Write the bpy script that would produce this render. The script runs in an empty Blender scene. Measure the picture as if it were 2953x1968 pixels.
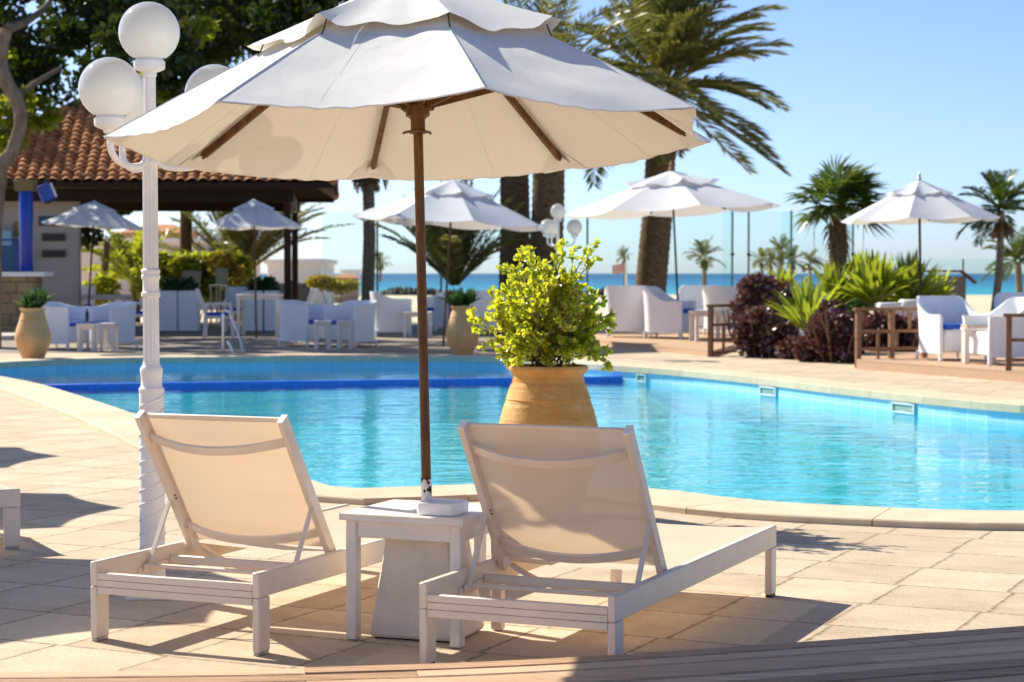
import bpy, bmesh, math, random
import numpy as np
from mathutils import Vector, Matrix
from mathutils.geometry import tessellate_polygon
R=math.radians; PI=math.pi
rng=np.random.default_rng(7); random.seed(7)
S=bpy.context.scene; COL=S.collection
CH=1.4; F=5600.0; TH=math.atan(196/F); CT,ST=math.cos(TH),math.sin(TH)
# ---- where a pixel of the photograph lies in the place (on a level plane / at a distance)
def ray(px,py):
    u=(px-1476.5)/F; v=-(py-984)/F
    return np.array([u, CT+ST*v, -ST+CT*v])
def P(px,py,z=0.0):
    d=ray(px,py); t=(z-CH)/d[2]; return np.array([d[0]*t,d[1]*t,z])
def Q(px,py,Y):
    d=ray(px,py); t=Y/d[1]; return np.array([d[0]*t,Y,CH+d[2]*t])
# ---------------------------------------------------------------- objects
def link(o,parent=None):
    COL.objects.link(o)
    if parent is not None: o.parent=parent
    return o
def tag(o,label=None,cat=None,group=None,kind=None):
    if label: o['label']=label
    if cat: o['category']=cat
    if group: o['group']=group
    if kind: o['kind']=kind
    return o
def thing(name,label,cat,loc=(0,0,0),rz=0.0,group=None):
    o=bpy.data.objects.new(name,None); o.empty_display_size=.2
    o.location=tuple(float(v) for v in loc); o.rotation_euler=(0,0,rz); link(o)
    return tag(o,label,cat,group)
def copy_tree(o,parent=None):
    c=o.copy(); COL.objects.link(c)
    if parent is not None: c.parent=parent
    for ch in list(o.children): copy_tree(ch,c)
    return c
class MB:
    def __init__(s): s.v=[]; s.f=[]
    def add(s,vs,fs):
        n=len(s.v); s.v.extend([tuple(map(float,p)) for p in vs]); s.f.extend([tuple(i+n for i in f) for f in fs]); return s
    def box(s,c,d,m=None,b=.004):
        hx,hy,hz=d[0]/2,d[1]/2,d[2]/2; b=min(b,hx*.45,hy*.45,hz*.45)
        vs=[];idx={}
        for sx in(-1,1):
            for sy in(-1,1):
                for sz in(-1,1):
                    for a in range(3):
                        p=[sx*(hx-b),sy*(hy-b),sz*(hz-b)]; p[a]=(sx*hx,sy*hy,sz*hz)[a]
                        idx[(sx,sy,sz,a)]=len(vs); vs.append(p)
        fs=[]
        for a in range(3):
            o1,o2=[k for k in range(3) if k!=a]
            for sg in(-1,1):
                q=[]
                for e1,e2 in((-1,-1),(1,-1),(1,1),(-1,1)):
                    k=[0,0,0];k[a]=sg;k[o1]=e1;k[o2]=e2; q.append(idx[tuple(k)+(a,)])
                fs.append(q)
            for e1 in(-1,1):
                for e2 in(-1,1):
                    k0=[0,0,0];k1=[0,0,0];k0[a]=-1;k1[a]=1
                    for k in(k0,k1): k[o1]=e1;k[o2]=e2
                    fs.append([idx[tuple(k0)+(o1,)],idx[tuple(k1)+(o1,)],idx[tuple(k1)+(o2,)],idx[tuple(k0)+(o2,)]])
        for sx in(-1,1):
            for sy in(-1,1):
                for sz in(-1,1): fs.append([idx[(sx,sy,sz,a)] for a in range(3)])
        c=Vector(c); out=[]
        for p in vs:
            p=Vector(p)
            if m is not None: p=m@p
            out.append(p+c)
        return s.add(out,fs)
    def bar(s,a,b,w,h,up=(0,0,1),bev=.003):
        a=Vector(a);b=Vector(b);d=(b-a);L=d.length;d.normalize();up=Vector(up)
        x=d.cross(up)
        if x.length<1e-4: x=d.cross(Vector((1,0,0)))
        x.normalize();z=x.cross(d)
        m=Matrix((x,d,z)).transposed()
        return s.box((a+b)/2,(w,L,h),m,bev)
    def tube(s,pts,r,n=10,cap=True):
        pts=[Vector(p) for p in pts]; k=len(pts)
        rs=r if isinstance(r,(list,tuple,np.ndarray)) else [r]*k
        vs=[];fs=[];prev=None
        for i,p in enumerate(pts):
            t=(pts[min(i+1,k-1)]-pts[max(i-1,0)]).normalized()
            if prev is None:
                x=t.cross(Vector((0,0,1)))
                if x.length<.05: x=t.cross(Vector((1,0,0)))
            else: x=prev-t*prev.dot(t)
            x.normalize();prev=x;y=t.cross(x)
            for j in range(n):
                a=2*PI*j/n; vs.append(p+(x*math.cos(a)+y*math.sin(a))*rs[i])
        for i in range(k-1):
            for j in range(n): fs.append((i*n+j,i*n+(j+1)%n,(i+1)*n+(j+1)%n,(i+1)*n+j))
        if cap: fs.append(tuple(range(n))[::-1]); fs.append(tuple((k-1)*n+j for j in range(n)))
        return s.add(vs,fs)
    def lathe(s,prof,n=32,c=(0,0,0),flute=0,amp=0,cap=True):
        vs=[];fs=[]
        for r,z in prof:
            for j in range(n):
                a=2*PI*j/n; rr=r*(1-amp*(.5+.5*math.cos(flute*a))) if flute else r
                vs.append((c[0]+rr*math.cos(a),c[1]+rr*math.sin(a),c[2]+z))
        k=len(prof)
        for i in range(k-1):
            for j in range(n): fs.append((i*n+j,i*n+(j+1)%n,(i+1)*n+(j+1)%n,(i+1)*n+j))
        if cap: fs.append(tuple(range(n))[::-1]); fs.append(tuple((k-1)*n+j for j in range(n)))
        return s.add(vs,fs)
    def grid(s,nu,nv,fn):
        vs=[fn(i/nu,j/nv) for j in range(nv+1) for i in range(nu+1)]
        fs=[(j*(nu+1)+i,j*(nu+1)+i+1,(j+1)*(nu+1)+i+1,(j+1)*(nu+1)+i) for j in range(nv) for i in range(nu)]
        return s.add(vs,fs)
    def arr(s,V,Fc): return s.add(V.tolist(),Fc.tolist())
    def build(s,name,mat,parent=None,smooth=True,angle=38,fix=True,loc=None):
        me=bpy.data.meshes.new(name); me.from_pydata(s.v,[],s.f)
        if fix:
            b=bmesh.new(); b.from_mesh(me); bmesh.ops.recalc_face_normals(b,faces=b.faces[:]); b.to_mesh(me); b.free()
        me.materials.append(mat)
        if smooth:
            me.polygons.foreach_set('use_smooth',[True]*len(me.polygons)); me.set_sharp_from_angle(angle=R(angle))
        me.update()
        o=bpy.data.objects.new(name,me); link(o,parent)
        if loc is not None: o.location=loc
        return o
def from_np(name,V,Fc,mat,parent=None,smooth=False):
    V=np.asarray(V,np.float32);Fc=np.asarray(Fc,np.int32);me=bpy.data.meshes.new(name)
    k=Fc.shape[1]
    me.vertices.add(len(V));me.vertices.foreach_set('co',V.ravel())
    me.loops.add(Fc.size);me.loops.foreach_set('vertex_index',Fc.ravel())
    me.polygons.add(len(Fc));me.polygons.foreach_set('loop_start',np.arange(len(Fc),dtype=np.int32)*k)
    if smooth: me.polygons.foreach_set('use_smooth',np.ones(len(Fc),bool))
    me.update(calc_edges=True);me.validate();me.materials.append(mat)
    o=bpy.data.objects.new(name,me);return link(o,parent)
# ---------------------------------------------------------------- materials
class NT:
    def __init__(s,name):
        s.m=bpy.data.materials.new(name); s.m.use_nodes=True; s.t=s.m.node_tree; s.t.nodes.clear()
        s.out=s.n('ShaderNodeOutputMaterial')
    def n(s,ty,**kw):
        o=s.t.nodes.new(ty)
        for k,v in kw.items():
            if k in('inp',):
                for a,b in v.items(): s.set(o,a,b)
            else: setattr(o,k,v)
        return o
    def set(s,o,a,b):
        if isinstance(b,bpy.types.NodeSocket): s.t.links.new(b,o.inputs[a])
        else:
            i=o.inputs[a]
            if hasattr(i.default_value,'__len__') and len(i.default_value)==4 and len(b)==3: b=(*b,1)
            i.default_value=b
    def surf(s,sock): s.t.links.new(sock,s.out.inputs['Surface']); return s.m
    def obj(s): return s.n('ShaderNodeTexCoord').outputs['Object']
    def map(s,vec,scale=(1,1,1),rot=(0,0,0),loc=(0,0,0)):
        return s.n('ShaderNodeMapping',inp={'Vector':vec,'Scale':scale,'Rotation':rot,'Location':loc}).outputs[0]
    def noise(s,vec,scale,detail=4,rough=.55,dist=0):
        return s.n('ShaderNodeTexNoise',inp={'Vector':vec,'Scale':scale,'Detail':detail,'Roughness':rough,'Distortion':dist}).outputs['Fac']
    def ramp(s,fac,stops):
        o=s.n('ShaderNodeValToRGB',inp={'Fac':fac}); e=o.color_ramp.elements
        while len(e)<len(stops): e.new(.5)
        for q,(p,c) in zip(e,stops): q.position=p; q.color=(*c,1) if len(c)==3 else c
        return o.outputs['Color']
    def mix(s,f,a,b,mode='MIX'):
        o=s.n('ShaderNodeMix',data_type='RGBA',blend_type=mode)
        for k,v in((0,f),(6,a),(7,b)):
            if isinstance(v,bpy.types.NodeSocket): s.t.links.new(v,o.inputs[k])
            else: o.inputs[k].default_value=v if k==0 else (*v,1)
        return o.outputs[2]
    def bump(s,h,st,dist=.01): return s.n('ShaderNodeBump',inp={'Height':h,'Strength':st,'Distance':dist}).outputs[0]
    def bsdf(s,**kw):
        o=s.n('ShaderNodeBsdfPrincipled')
        for k,v in kw.items(): s.set(o,k.replace('_',' '),v)
        return o.outputs[0]
def g3(v): return (v,v,v)
def plain(name,c,rough=.5,var=.12,sc=6,bump=.0,bsc=60,metal=0,spec=.5,stain=None):
    t=NT(name);o=t.obj();n=t.noise(o,sc,5)
    a=tuple(x*(1-var) for x in c);b=tuple(min(1,x*(1+var*.6)) for x in c)
    col=t.ramp(n,[(.3,a),(.7,b)])
    if stain is not None:
        n2=t.noise(o,stain[1],6,.7); k=t.ramp(n2,[(stain[2],g3(0)),(min(1,stain[2]+.06),g3(1))]); col=t.mix(k,col,stain[0])
    kw=dict(Base_Color=col,Roughness=rough,Metallic=metal,Specular_IOR_Level=spec)
    if bump: kw['Normal']=t.bump(t.noise(o,bsc,4),bump)
    return t.surf(t.bsdf(**kw))
def leafmat(name,dark,light,trans=.45,rough=.5,gloss=.06,tr=None):
    t=NT(name);rnd=t.n('ShaderNodeNewGeometry').outputs['Random Per Island']
    col=t.ramp(rnd,[(0,dark),(1,light)])
    d=t.n('ShaderNodeBsdfDiffuse',inp={'Color':col}).outputs[0]
    tc=t.mix(.75,col,tr if tr else tuple(min(1,x*1.9) for x in light),'MIX')
    l=t.n('ShaderNodeBsdfTranslucent',inp={'Color':tc}).outputs[0]
    m=t.n('ShaderNodeMixShader',inp={0:trans,1:d,2:l}).outputs[0]
    g=t.n('ShaderNodeBsdfGlossy',inp={'Color':g3(.9),'Roughness':.35}).outputs[0]
    return t.surf(t.n('ShaderNodeMixShader',inp={0:gloss,1:m,2:g}).outputs[0])
def fabric(name,c,tc,trans=.3,clear=0,weave=900,spots=False,fine=.25):
    t=NT(name);o=t.obj()
    n=t.noise(o,3,4); col=t.ramp(n,[(.3,tuple(x*.94 for x in c)),(.7,c)])
    if spots:
        k=t.ramp(t.noise(o,9,6,.75),[(.70,g3(0)),(.76,g3(.35))]); col=t.mix(k,col,(.55,.42,.22))
    h=t.noise(o,weave,2)
    wr=t.noise(t.map(o,(1,1,1)),5,3)
    hh=t.n('ShaderNodeMath',operation='MULTIPLY_ADD',inp={0:wr,1:4.0,2:h}).outputs[0]
    b=t.bump(hh,fine,.006)
    d=t.n('ShaderNodeBsdfDiffuse',inp={'Color':col,'Normal':b}).outputs[0]
    l=t.n('ShaderNodeBsdfTranslucent',inp={'Color':tc,'Normal':b}).outputs[0]
    m=t.n('ShaderNodeMixShader',inp={0:trans,1:d,2:l}).outputs[0]
    if clear:
        m=t.n('ShaderNodeMixShader',inp={0:clear,1:m,2:t.n('ShaderNodeBsdfTransparent').outputs[0]}).outputs[0]
    return t.surf(m)
TROT=R(25.3)
def m_paving():
    t=NT('sandstone_paving');o=t.obj(); p=t.map(o,rot=(0,0,TROT),loc=(.12,.2,0))
    w=t.n('ShaderNodeTexNoise',inp={'Vector':o,'Scale':5.0,'Detail':5}).outputs['Color']
    wob=t.n('ShaderNodeVectorMath',operation='MULTIPLY_ADD',inp={0:w,1:(.014,.014,0),2:p}).outputs[0]
    br=t.n('ShaderNodeTexBrick',offset=.06,squash=1,inp={'Vector':wob,'Color1':(.62,.505,.375),'Color2':(.42,.32,.22),'Mortar':(.17,.12,.075),'Scale':1,'Mortar Size':.0065,'Mortar Smooth':.2,'Bias':-.1,'Brick Width':.50,'Row Height':.55})
    col=br.outputs['Color']
    st=t.map(p,(1.5,2.1,1)); n1=t.noise(st,2.2,6,.62); col=t.mix(.40,col,t.ramp(n1,[(.28,(.36,.265,.17)),(.5,(.60,.485,.355)),(.75,(.76,.66,.52))]))
    n2=t.noise(o,45,5,.7); col=t.mix(t.ramp(n2,[(.54,g3(0)),(.68,g3(.75))]),col,(.38,.265,.16))
    n3=t.noise(o,.55,3); col=t.mix(t.ramp(n3,[(.4,g3(0)),(.7,g3(.45))]),col,(.45,.34,.235))
    # patches of dark grit lodged along the joints
    br2=t.n('ShaderNodeTexBrick',offset=.06,squash=1,inp={'Vector':wob,'Color1':g3(0),'Color2':g3(0),'Mortar':g3(1),'Scale':1,'Mortar Size':.022,'Mortar Smooth':1.0,'Brick Width':.50,'Row Height':.55}).outputs['Color']
    grit=t.ramp(t.noise(o,24,6,.75),[(.49,g3(0)),(.57,g3(1))]); gm=t.mix(1,br2,grit,'MULTIPLY'); col=t.mix(gm,col,(.22,.15,.09))
    h=t.mix(.5,t.mix(.3,br.outputs['Fac'],g3(0)),t.noise(o,70,5,.7))
    inv=t.n('ShaderNodeMath',operation='MULTIPLY_ADD',inp={0:br.outputs['Fac'],1:-1.2,2:t.noise(o,55,6,.7)}).outputs[0]
    return t.surf(t.bsdf(Base_Color=col,Roughness=.8,Specular_IOR_Level=.25,Normal=t.bump(inv,.8,.007)))
def m_coping():
    t=NT('coping_stone');o=t.obj();r=t.n('ShaderNodeNewGeometry').outputs['Random Per Island']
    c=t.ramp(r,[(0,(.52,.40,.27)),(1,(.66,.54,.39))]); n=t.noise(o,4,6,.65); c=t.mix(.4,c,t.ramp(n,[(.3,(.50,.38,.26)),(.7,(.76,.65,.49))]))
    c=t.mix(t.ramp(t.noise(o,40,5,.7),[(.62,g3(0)),(.74,g3(.6))]),c,(.42,.31,.2))
    return t.surf(t.bsdf(Base_Color=c,Roughness=.75,Specular_IOR_Level=.3,Normal=t.bump(t.noise(o,60,5,.7),.35,.006)))
def m_wood(name,a,b,c,sc=(1.2,26,26),rough=.65,isl=True):
    t=NT(name);o=t.obj();p=t.map(o,sc); n=t.noise(p,2.5,7,.65,.4)
    col=t.ramp(n,[(.28,a),(.5,b),(.74,c)])
    if isl:
        r=t.n('ShaderNodeNewGeometry').outputs['Random Per Island']; col=t.mix(.5,col,t.ramp(r,[(0,a),(1,c)]))
    return t.surf(t.bsdf(Base_Color=col,Roughness=rough,Specular_IOR_Level=.25,Normal=t.bump(n,.8,.010)))
def m_tile(name,c1,c2,mort,bw,rh,rough=.25,axis='wall'):
    t=NT(name);g=t.n('ShaderNodeTexCoord').outputs['UV' if axis=='uv' else 'Object']
    br=t.n('ShaderNodeTexBrick',offset=0,inp={'Vector':g,'Color1':c1,'Color2':c2,'Mortar':mort,'Scale':1,'Mortar Size':.006,'Brick Width':bw,'Row Height':rh})
    return t.surf(t.bsdf(Base_Color=br.outputs['Color'],Roughness=rough))
def m_water(name,tint,dx=0):
    t=NT(name);o=t.obj()
    p=t.map(o,(.75,2.2,1),loc=(dx,0,0)); n1=t.noise(p,1.7,3,.5,.3); n2=t.noise(t.map(o,(1.6,3.4,1)),3.3,2,.5); n0=t.noise(t.map(o,(.5,.8,1)),.8,2)
    h=t.n('ShaderNodeMath',operation='MULTIPLY_ADD',inp={0:n2,1:.22,2:n1}).outputs[0]
    h=t.n('ShaderNodeMath',operation='MULTIPLY_ADD',inp={0:n0,1:1.0,2:h}).outputs[0]
    b=t.bump(h,1.0,.0165)
    inc=t.n('ShaderNodeNewGeometry').outputs['Incoming']
    dt=t.n('ShaderNodeVectorMath',operation='DOT_PRODUCT',inp={0:b,1:inc}).outputs['Value']
    ab=t.n('ShaderNodeMath',operation='ABSOLUTE',inp={0:dt}).outputs[0]
    om=t.n('ShaderNodeMath',operation='SUBTRACT',use_clamp=True,inp={0:1.0,1:ab}).outputs[0]
    pw=t.n('ShaderNodeMath',operation='POWER',inp={0:om,1:5.0}).outputs[0]
    fr=t.n('ShaderNodeMath',operation='MULTIPLY_ADD',inp={0:pw,1:.98,2:.02}).outputs[0]
    tr=t.n('ShaderNodeBsdfTransparent',inp={'Color':tint}).outputs[0]
    gl=t.n('ShaderNodeBsdfGlossy',inp={'Color':g3(1),'Roughness':.02,'Normal':b}).outputs[0]
    return t.surf(t.n('ShaderNodeMixShader',inp={0:fr,1:tr,2:gl}).outputs[0])
def m_glass(name,tint,refl=.08):
    t=NT(name)
    fr=t.n('ShaderNodeLayerWeight',inp={'Blend':.12}).outputs['Fresnel']
    tr=t.n('ShaderNodeBsdfTransparent',inp={'Color':tint}).outputs[0]
    gl=t.n('ShaderNodeBsdfGlossy',inp={'Color':g3(1),'Roughness':.03}).outputs[0]
    return t.surf(t.n('ShaderNodeMixShader',inp={0:fr,1:tr,2:gl}).outputs[0])
M={}
M['paving']=m_paving(); M['coping']=m_coping();M['shadepave']=plain('shade_tinted_terrace_stone',(.27,.215,.17),.85,.25,1.2,.3,20)
M['sand']=plain('beach_sand',(.66,.52,.36),.9,.15,.05,.2,3)
M['deck']=m_wood('weathered_deck_wood',(.24,.12,.06),(.58,.345,.20),(.84,.58,.385))
M['stepwood']=m_wood('terrace_deck_wood',(.40,.25,.15),(.52,.34,.22),(.62,.44,.30),isl=False)
M['brownwood']=m_wood('stained_brown_wood',(.070,.030,.009),(.125,.056,.016),(.20,.095,.03),sc=(14,14,2),rough=.42,isl=False)
M['darkwood']=m_wood('dark_beam_wood',(.016,.008,.005),(.032,.016,.008),(.055,.028,.014),sc=(4,4,4),isl=False)
M['railwood']=m_wood('railing_wood',(.13,.065,.035),(.21,.11,.06),(.30,.17,.10),sc=(4,4,4),isl=False)
M['white']=plain('white_painted_metal',(.78,.665,.55),.40,.07,8,.05,150,stain=((.55,.47,.38),30,.70))
M['lampwhite']=plain('white_painted_iron',(.82,.80,.78),.45,.08,9,.12,90,stain=((.5,.42,.33),22,.68))
M['whitewood']=plain('white_painted_wood',(.82,.73,.64),.5,.06,12,.12,120,stain=((.4,.34,.28),26,.72))
M['concrete']=plain('white_painted_concrete',(.80,.70,.575),.8,.12,7,.45,70,stain=((.45,.36,.26),14,.66))
M['wicker']=plain('white_wicker',(.87,.875,.89),.6,.05,20,.5,160)
M['ceramic']=plain('white_ceramic',(.86,.85,.83),.35,.03,10)
M['textile']=fabric('cream_mesh_fabric',(.77,.66,.55),(.84,.60,.38),.34,.04,1400,fine=.08)
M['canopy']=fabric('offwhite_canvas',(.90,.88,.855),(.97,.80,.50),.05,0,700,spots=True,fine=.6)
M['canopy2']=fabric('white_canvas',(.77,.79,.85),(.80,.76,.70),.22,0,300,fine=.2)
M['blue']=plain('blue_cushion_cloth',(.02,.10,.55),.8,.15,8)
M['bluecol']=plain('glossy_blue_paint',(.006,.05,.42),.25,.15,4)
M['teal']=plain('bar_blue_panel',(.02,.12,.30),.5,.2,2)
M['paleblue']=plain('pale_blue_board',(.25,.50,.68),.5,.08,3)
M['greywall']=plain('grey_plaster',(.52,.48,.43),.85,.10,2,.2,30)
M['olive']=plain('olive_paint',(.20,.15,.05),.6,.1,4)
M['black']=plain('black_plastic',(.015,.015,.017),.45,.2,8)
M['steel']=plain('polished_steel',(.62,.62,.62),.18,.05,6,metal=1)
M['greymetal']=plain('grey_metal',(.42,.42,.43),.35,.1,6,metal=.6)
M['terracotta']=None
M['palepot']=plain('pale_terracotta',(.64,.36,.15),.75,.18,4,.2,30,stain=((.24,.15,.08),8,.62))
M['soil']=plain('potting_soil',(.05,.03,.018),.95,.3,30,.6,60)
M['rooftile']=None
def m_roof():
    t=NT('clay_roof_tile');o=t.obj(); n=t.noise(o,2.2,5,.7); n2=t.noise(o,9,3)
    c=t.ramp(n,[(.3,(.30,.11,.045)),(.55,(.52,.23,.10)),(.75,(.70,.40,.21))]); c=t.mix(t.ramp(n2,[(.55,g3(0)),(.75,g3(.6))]),c,(.14,.06,.035))
    return t.surf(t.bsdf(Base_Color=c,Roughness=.85,Specular_IOR_Level=.2))
M['rooftile']=m_roof()
def m_pot():
    t=NT('terracotta');o=t.obj();n=t.noise(o,3.2,6,.65)
    c=t.ramp(n,[(.25,(.46,.20,.05)),(.5,(.64,.32,.085)),(.75,(.74,.44,.17))])
    c=t.mix(t.ramp(t.noise(t.map(o,(2.5,2.5,7)),2.6,6,.7),[(.52,g3(0)),(.72,g3(.5))]),c,(.78,.55,.30))      # salt bloom
    c=t.mix(t.ramp(t.noise(o,24,6,.75),[(.62,g3(0)),(.70,g3(.8))]),c,(.28,.12,.045))                          # pits and stains
    r=t.noise(t.map(o,(1,1,42)),1,3)                                                                          # throwing rings
    h=t.n('ShaderNodeMath',operation='MULTIPLY_ADD',inp={0:t.noise(o,50,5),1:.5,2:r}).outputs[0]
    return t.surf(t.bsdf(Base_Color=c,Roughness=.7,Specular_IOR_Level=.3,Normal=t.bump(h,.45,.012)))
M['terracotta']=m_pot()
def m_stone():
    t=NT('rubble_stone_cladding');o=t.obj();p=t.map(o,rot=(R(90),0,0))
    br=t.n('ShaderNodeTexBrick',offset=.4,inp={'Vector':p,'Color1':(.42,.28,.15),'Color2':(.30,.19,.10),'Mortar':(.10,.065,.04),'Scale':1,'Mortar Size':.018,'Brick Width':.38,'Row Height':.24}).outputs['Color']
    c=t.mix(.35,br,t.ramp(t.noise(o,5,5),[(.3,(.2,.12,.06)),(.7,(.5,.36,.2))]))
    return t.surf(t.bsdf(Base_Color=c,Roughness=.9,Normal=t.bump(t.noise(o,14,4),.6,.02)))
M['stone']=m_stone()
def m_bark(name,a,b,sc=(6,6,14)):
    t=NT(name);o=t.obj();n=t.noise(t.map(o,sc),1.4,6,.7)
    return t.surf(t.bsdf(Base_Color=t.ramp(n,[(.3,a),(.7,b)]),Roughness=.95,Specular_IOR_Level=.1,Normal=t.bump(n,.8,.03)))
M['bark']=m_bark('grey_bark',(.12,.085,.06),(.30,.22,.16),(5,5,3))
M['palmbark']=m_bark('palm_bark',(.065,.042,.022),(.24,.165,.09))
M['palmgrey']=m_bark('grey_palm_bark',(.14,.11,.075),(.34,.27,.18))
M['stem']=plain('shrub_stem',(.16,.085,.035),.8,.25,20)
def m_globe():
    t=NT('opal_glass')
    d=t.n('ShaderNodeBsdfDiffuse',inp={'Color':(.95,.93,.91)}).outputs[0]; l=t.n('ShaderNodeBsdfTranslucent',inp={'Color':(.97,.95,.92)}).outputs[0]
    m=t.n('ShaderNodeMixShader',inp={0:.72,1:d,2:l}).outputs[0]
    fr=t.n('ShaderNodeFresnel',inp={'IOR':1.45}).outputs[0]; g=t.n('ShaderNodeBsdfGlossy',inp={'Color':g3(1),'Roughness':.06}).outputs[0]
    return t.surf(t.n('ShaderNodeMixShader',inp={0:fr,1:m,2:g}).outputs[0])
M['globe']=m_globe()
M['glass']=m_glass('green_edged_glass',(.915,.975,.970)); M['glassd']=m_glass('doubled_glass',(.52,.82,.82))
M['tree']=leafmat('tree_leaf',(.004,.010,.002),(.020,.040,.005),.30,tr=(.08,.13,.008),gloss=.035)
M['treeb']=leafmat('sun_tinted_tree_leaf',(.05,.09,.006),(.17,.22,.015),.55,tr=(.55,.58,.03),gloss=.04)  # brighter copy of the tree leaf, sunlight put into its colour
M['palm']=leafmat('date_palm_leaf',(.030,.042,.008),(.23,.215,.05),.36,tr=(.34,.34,.06))
M['fan']=leafmat('fan_palm_leaf',(.02,.055,.008),(.07,.12,.015),.35,tr=(.20,.28,.03))
M['dead']=leafmat('dry_palm_leaf',(.12,.07,.03),(.28,.18,.08),.3,tr=(.4,.26,.1))
M['shrub']=leafmat('yellow_green_leaf',(.06,.15,.006),(.52,.52,.025),.52,gloss=.08,tr=(.95,.95,.05))
M['agave']=leafmat('dark_green_leaf',(.012,.045,.012),(.05,.11,.02),.25,gloss=.08)
M['lime']=leafmat('lime_strap_leaf',(.09,.16,.010),(.24,.30,.02),.45,tr=(.55,.62,.04))
M['purple']=leafmat('purple_hedge_leaf',(.040,.010,.010),(.15,.048,.040),.22,gloss=.12,tr=(.24,.06,.04))
M['hedge']=leafmat('hedge_leaf',(.05,.09,.006),(.22,.26,.02),.5,tr=(.68,.70,.04))
M['ochre']=leafmat('ochre_shrub_leaf',(.09,.10,.008),(.28,.22,.02),.4)
M['house']=plain('pinkish_render',(.72,.60,.52),.9,.06,.5)
M['housew']=plain('white_render',(.78,.74,.70),.9,.05,.5)
M['shade']=plain('dark_window_glass',(.03,.035,.04),.2,.2,2)
M['redcloth']=plain('faded_red_cloth',(.64,.36,.31),.85,.15,4)
M['plaque']=plain('dark_plaque',(.02,.012,.008),.4,.3,20); M['pframe']=plain('brown_plaque_frame',(.09,.045,.02),.5,.2,10)
M['screenpost']=plain('green_grey_metal',(.10,.22,.20),.4,.1,6);M['cabwood']=m_wood('weathered_cabinet_wood',(.20,.14,.09),(.34,.25,.16),(.45,.35,.24),sc=(4,4,20),isl=False)
M['brownpost']=m_wood('pavilion_post_wood',(.03,.014,.008),(.055,.025,.013),(.09,.04,.02),sc=(12,12,2),isl=False)
M['ochrep']=plain('ochre_print',(.45,.30,.05),.6,.4,12);M['houseb']=plain('brown_render',(.42,.28,.20),.9,.1,.5);M['sunbed']=plain('pale_green_slats',(.42,.45,.34),.7,.1,6);M['rock']=plain('dark_rock',(.07,.06,.05),.9,.4,1)
M['sea']=None
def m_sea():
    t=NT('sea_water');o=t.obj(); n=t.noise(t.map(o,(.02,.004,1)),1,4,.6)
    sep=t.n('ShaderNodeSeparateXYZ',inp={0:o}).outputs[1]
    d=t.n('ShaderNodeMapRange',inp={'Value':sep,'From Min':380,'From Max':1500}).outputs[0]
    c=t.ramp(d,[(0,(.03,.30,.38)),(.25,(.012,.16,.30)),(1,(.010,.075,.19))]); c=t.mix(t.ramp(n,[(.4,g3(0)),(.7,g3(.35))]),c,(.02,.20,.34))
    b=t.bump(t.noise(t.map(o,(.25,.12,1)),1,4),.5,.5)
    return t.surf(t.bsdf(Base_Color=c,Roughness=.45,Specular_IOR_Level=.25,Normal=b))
M['sea']=m_sea()
# ================================================================ setting
def catmull(pts,per=6):
    out=[];n=len(pts)
    for i in range(n):
        p0,p1,p2,p3=[np.array(pts[(i+k-1)%n]) for k in range(4)]
        for j in range(per):
            t=j/per
            out.append(.5*((2*p1)+(-p0+p2)*t+(2*p0-5*p1+4*p2-p3)*t*t+(-p0+3*p1-3*p2+p3)*t**3))
    return out
ZC=.04; ZW=-.195; ZU=-.143
pp=[(-100,1056),(119,1110),(402,1201),(650,1300),(905,1390),(988,1408),(1110,1407),(1386,1397),(1640,1398),(1900,1411),(2048,1430),(2245,1449),(2480,1461),(2727,1471),(2953,1474)]
inner=[P(x,y,ZC)[:2] for x,y in pp]+[np.array(v) for v in((4.6,11.05),(7.2,12.2),(8.4,15.2),(7.2,18.6))]
inner+=[P(x,y,ZC)[:2] for x,y in((2953,1167),(2425,1116),(2200,1090),(1956,1066),(1711,1049),(1500,1035),(1330,1028),(800,1029),(284,1033))]
pool=catmull(inner,6)
# sharpen the far left corner where the two straight walls meet
def offset(poly,w):
    n=len(poly);out=[]
    for i in range(n):
        a,b,c=poly[i-1],poly[i],poly[(i+1)%n]
        t=(c-a);t=t/np.linalg.norm(t); out.append(b+np.array([t[1],-t[0]])*w)
    return out
area=sum(pool[i-1][0]*pool[i][1]-pool[i][0]*pool[i-1][1] for i in range(len(pool)))
if area<0: pool=pool[::-1]
outer=offset(pool,.56)
def sheet(name,loops,z,mat):
    """one level sheet with holes"""
    bm=bmesh.new()
    es=[]
    for lp in loops:
        vs=[bm.verts.new((p[0],p[1],z)) for p in lp]
        for i in range(len(vs)): es.append(bm.edges.new((vs[i-1],vs[i])))
    bmesh.ops.triangle_fill(bm,use_beauty=True,use_dissolve=False,edges=es,normal=(0,0,1))
    me=bpy.data.meshes.new(name);bm.to_mesh(me);bm.free();me.materials.append(mat)
    o=bpy.data.objects.new(name,me);link(o);o['kind']='structure';return o
mid=offset(pool,.30)
TERR=54.0
sheet('paved_terrace',[[(-120,-110),(120,-110),(120,TERR),(-120,TERR)],mid],0.0,M['paving'])
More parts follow.
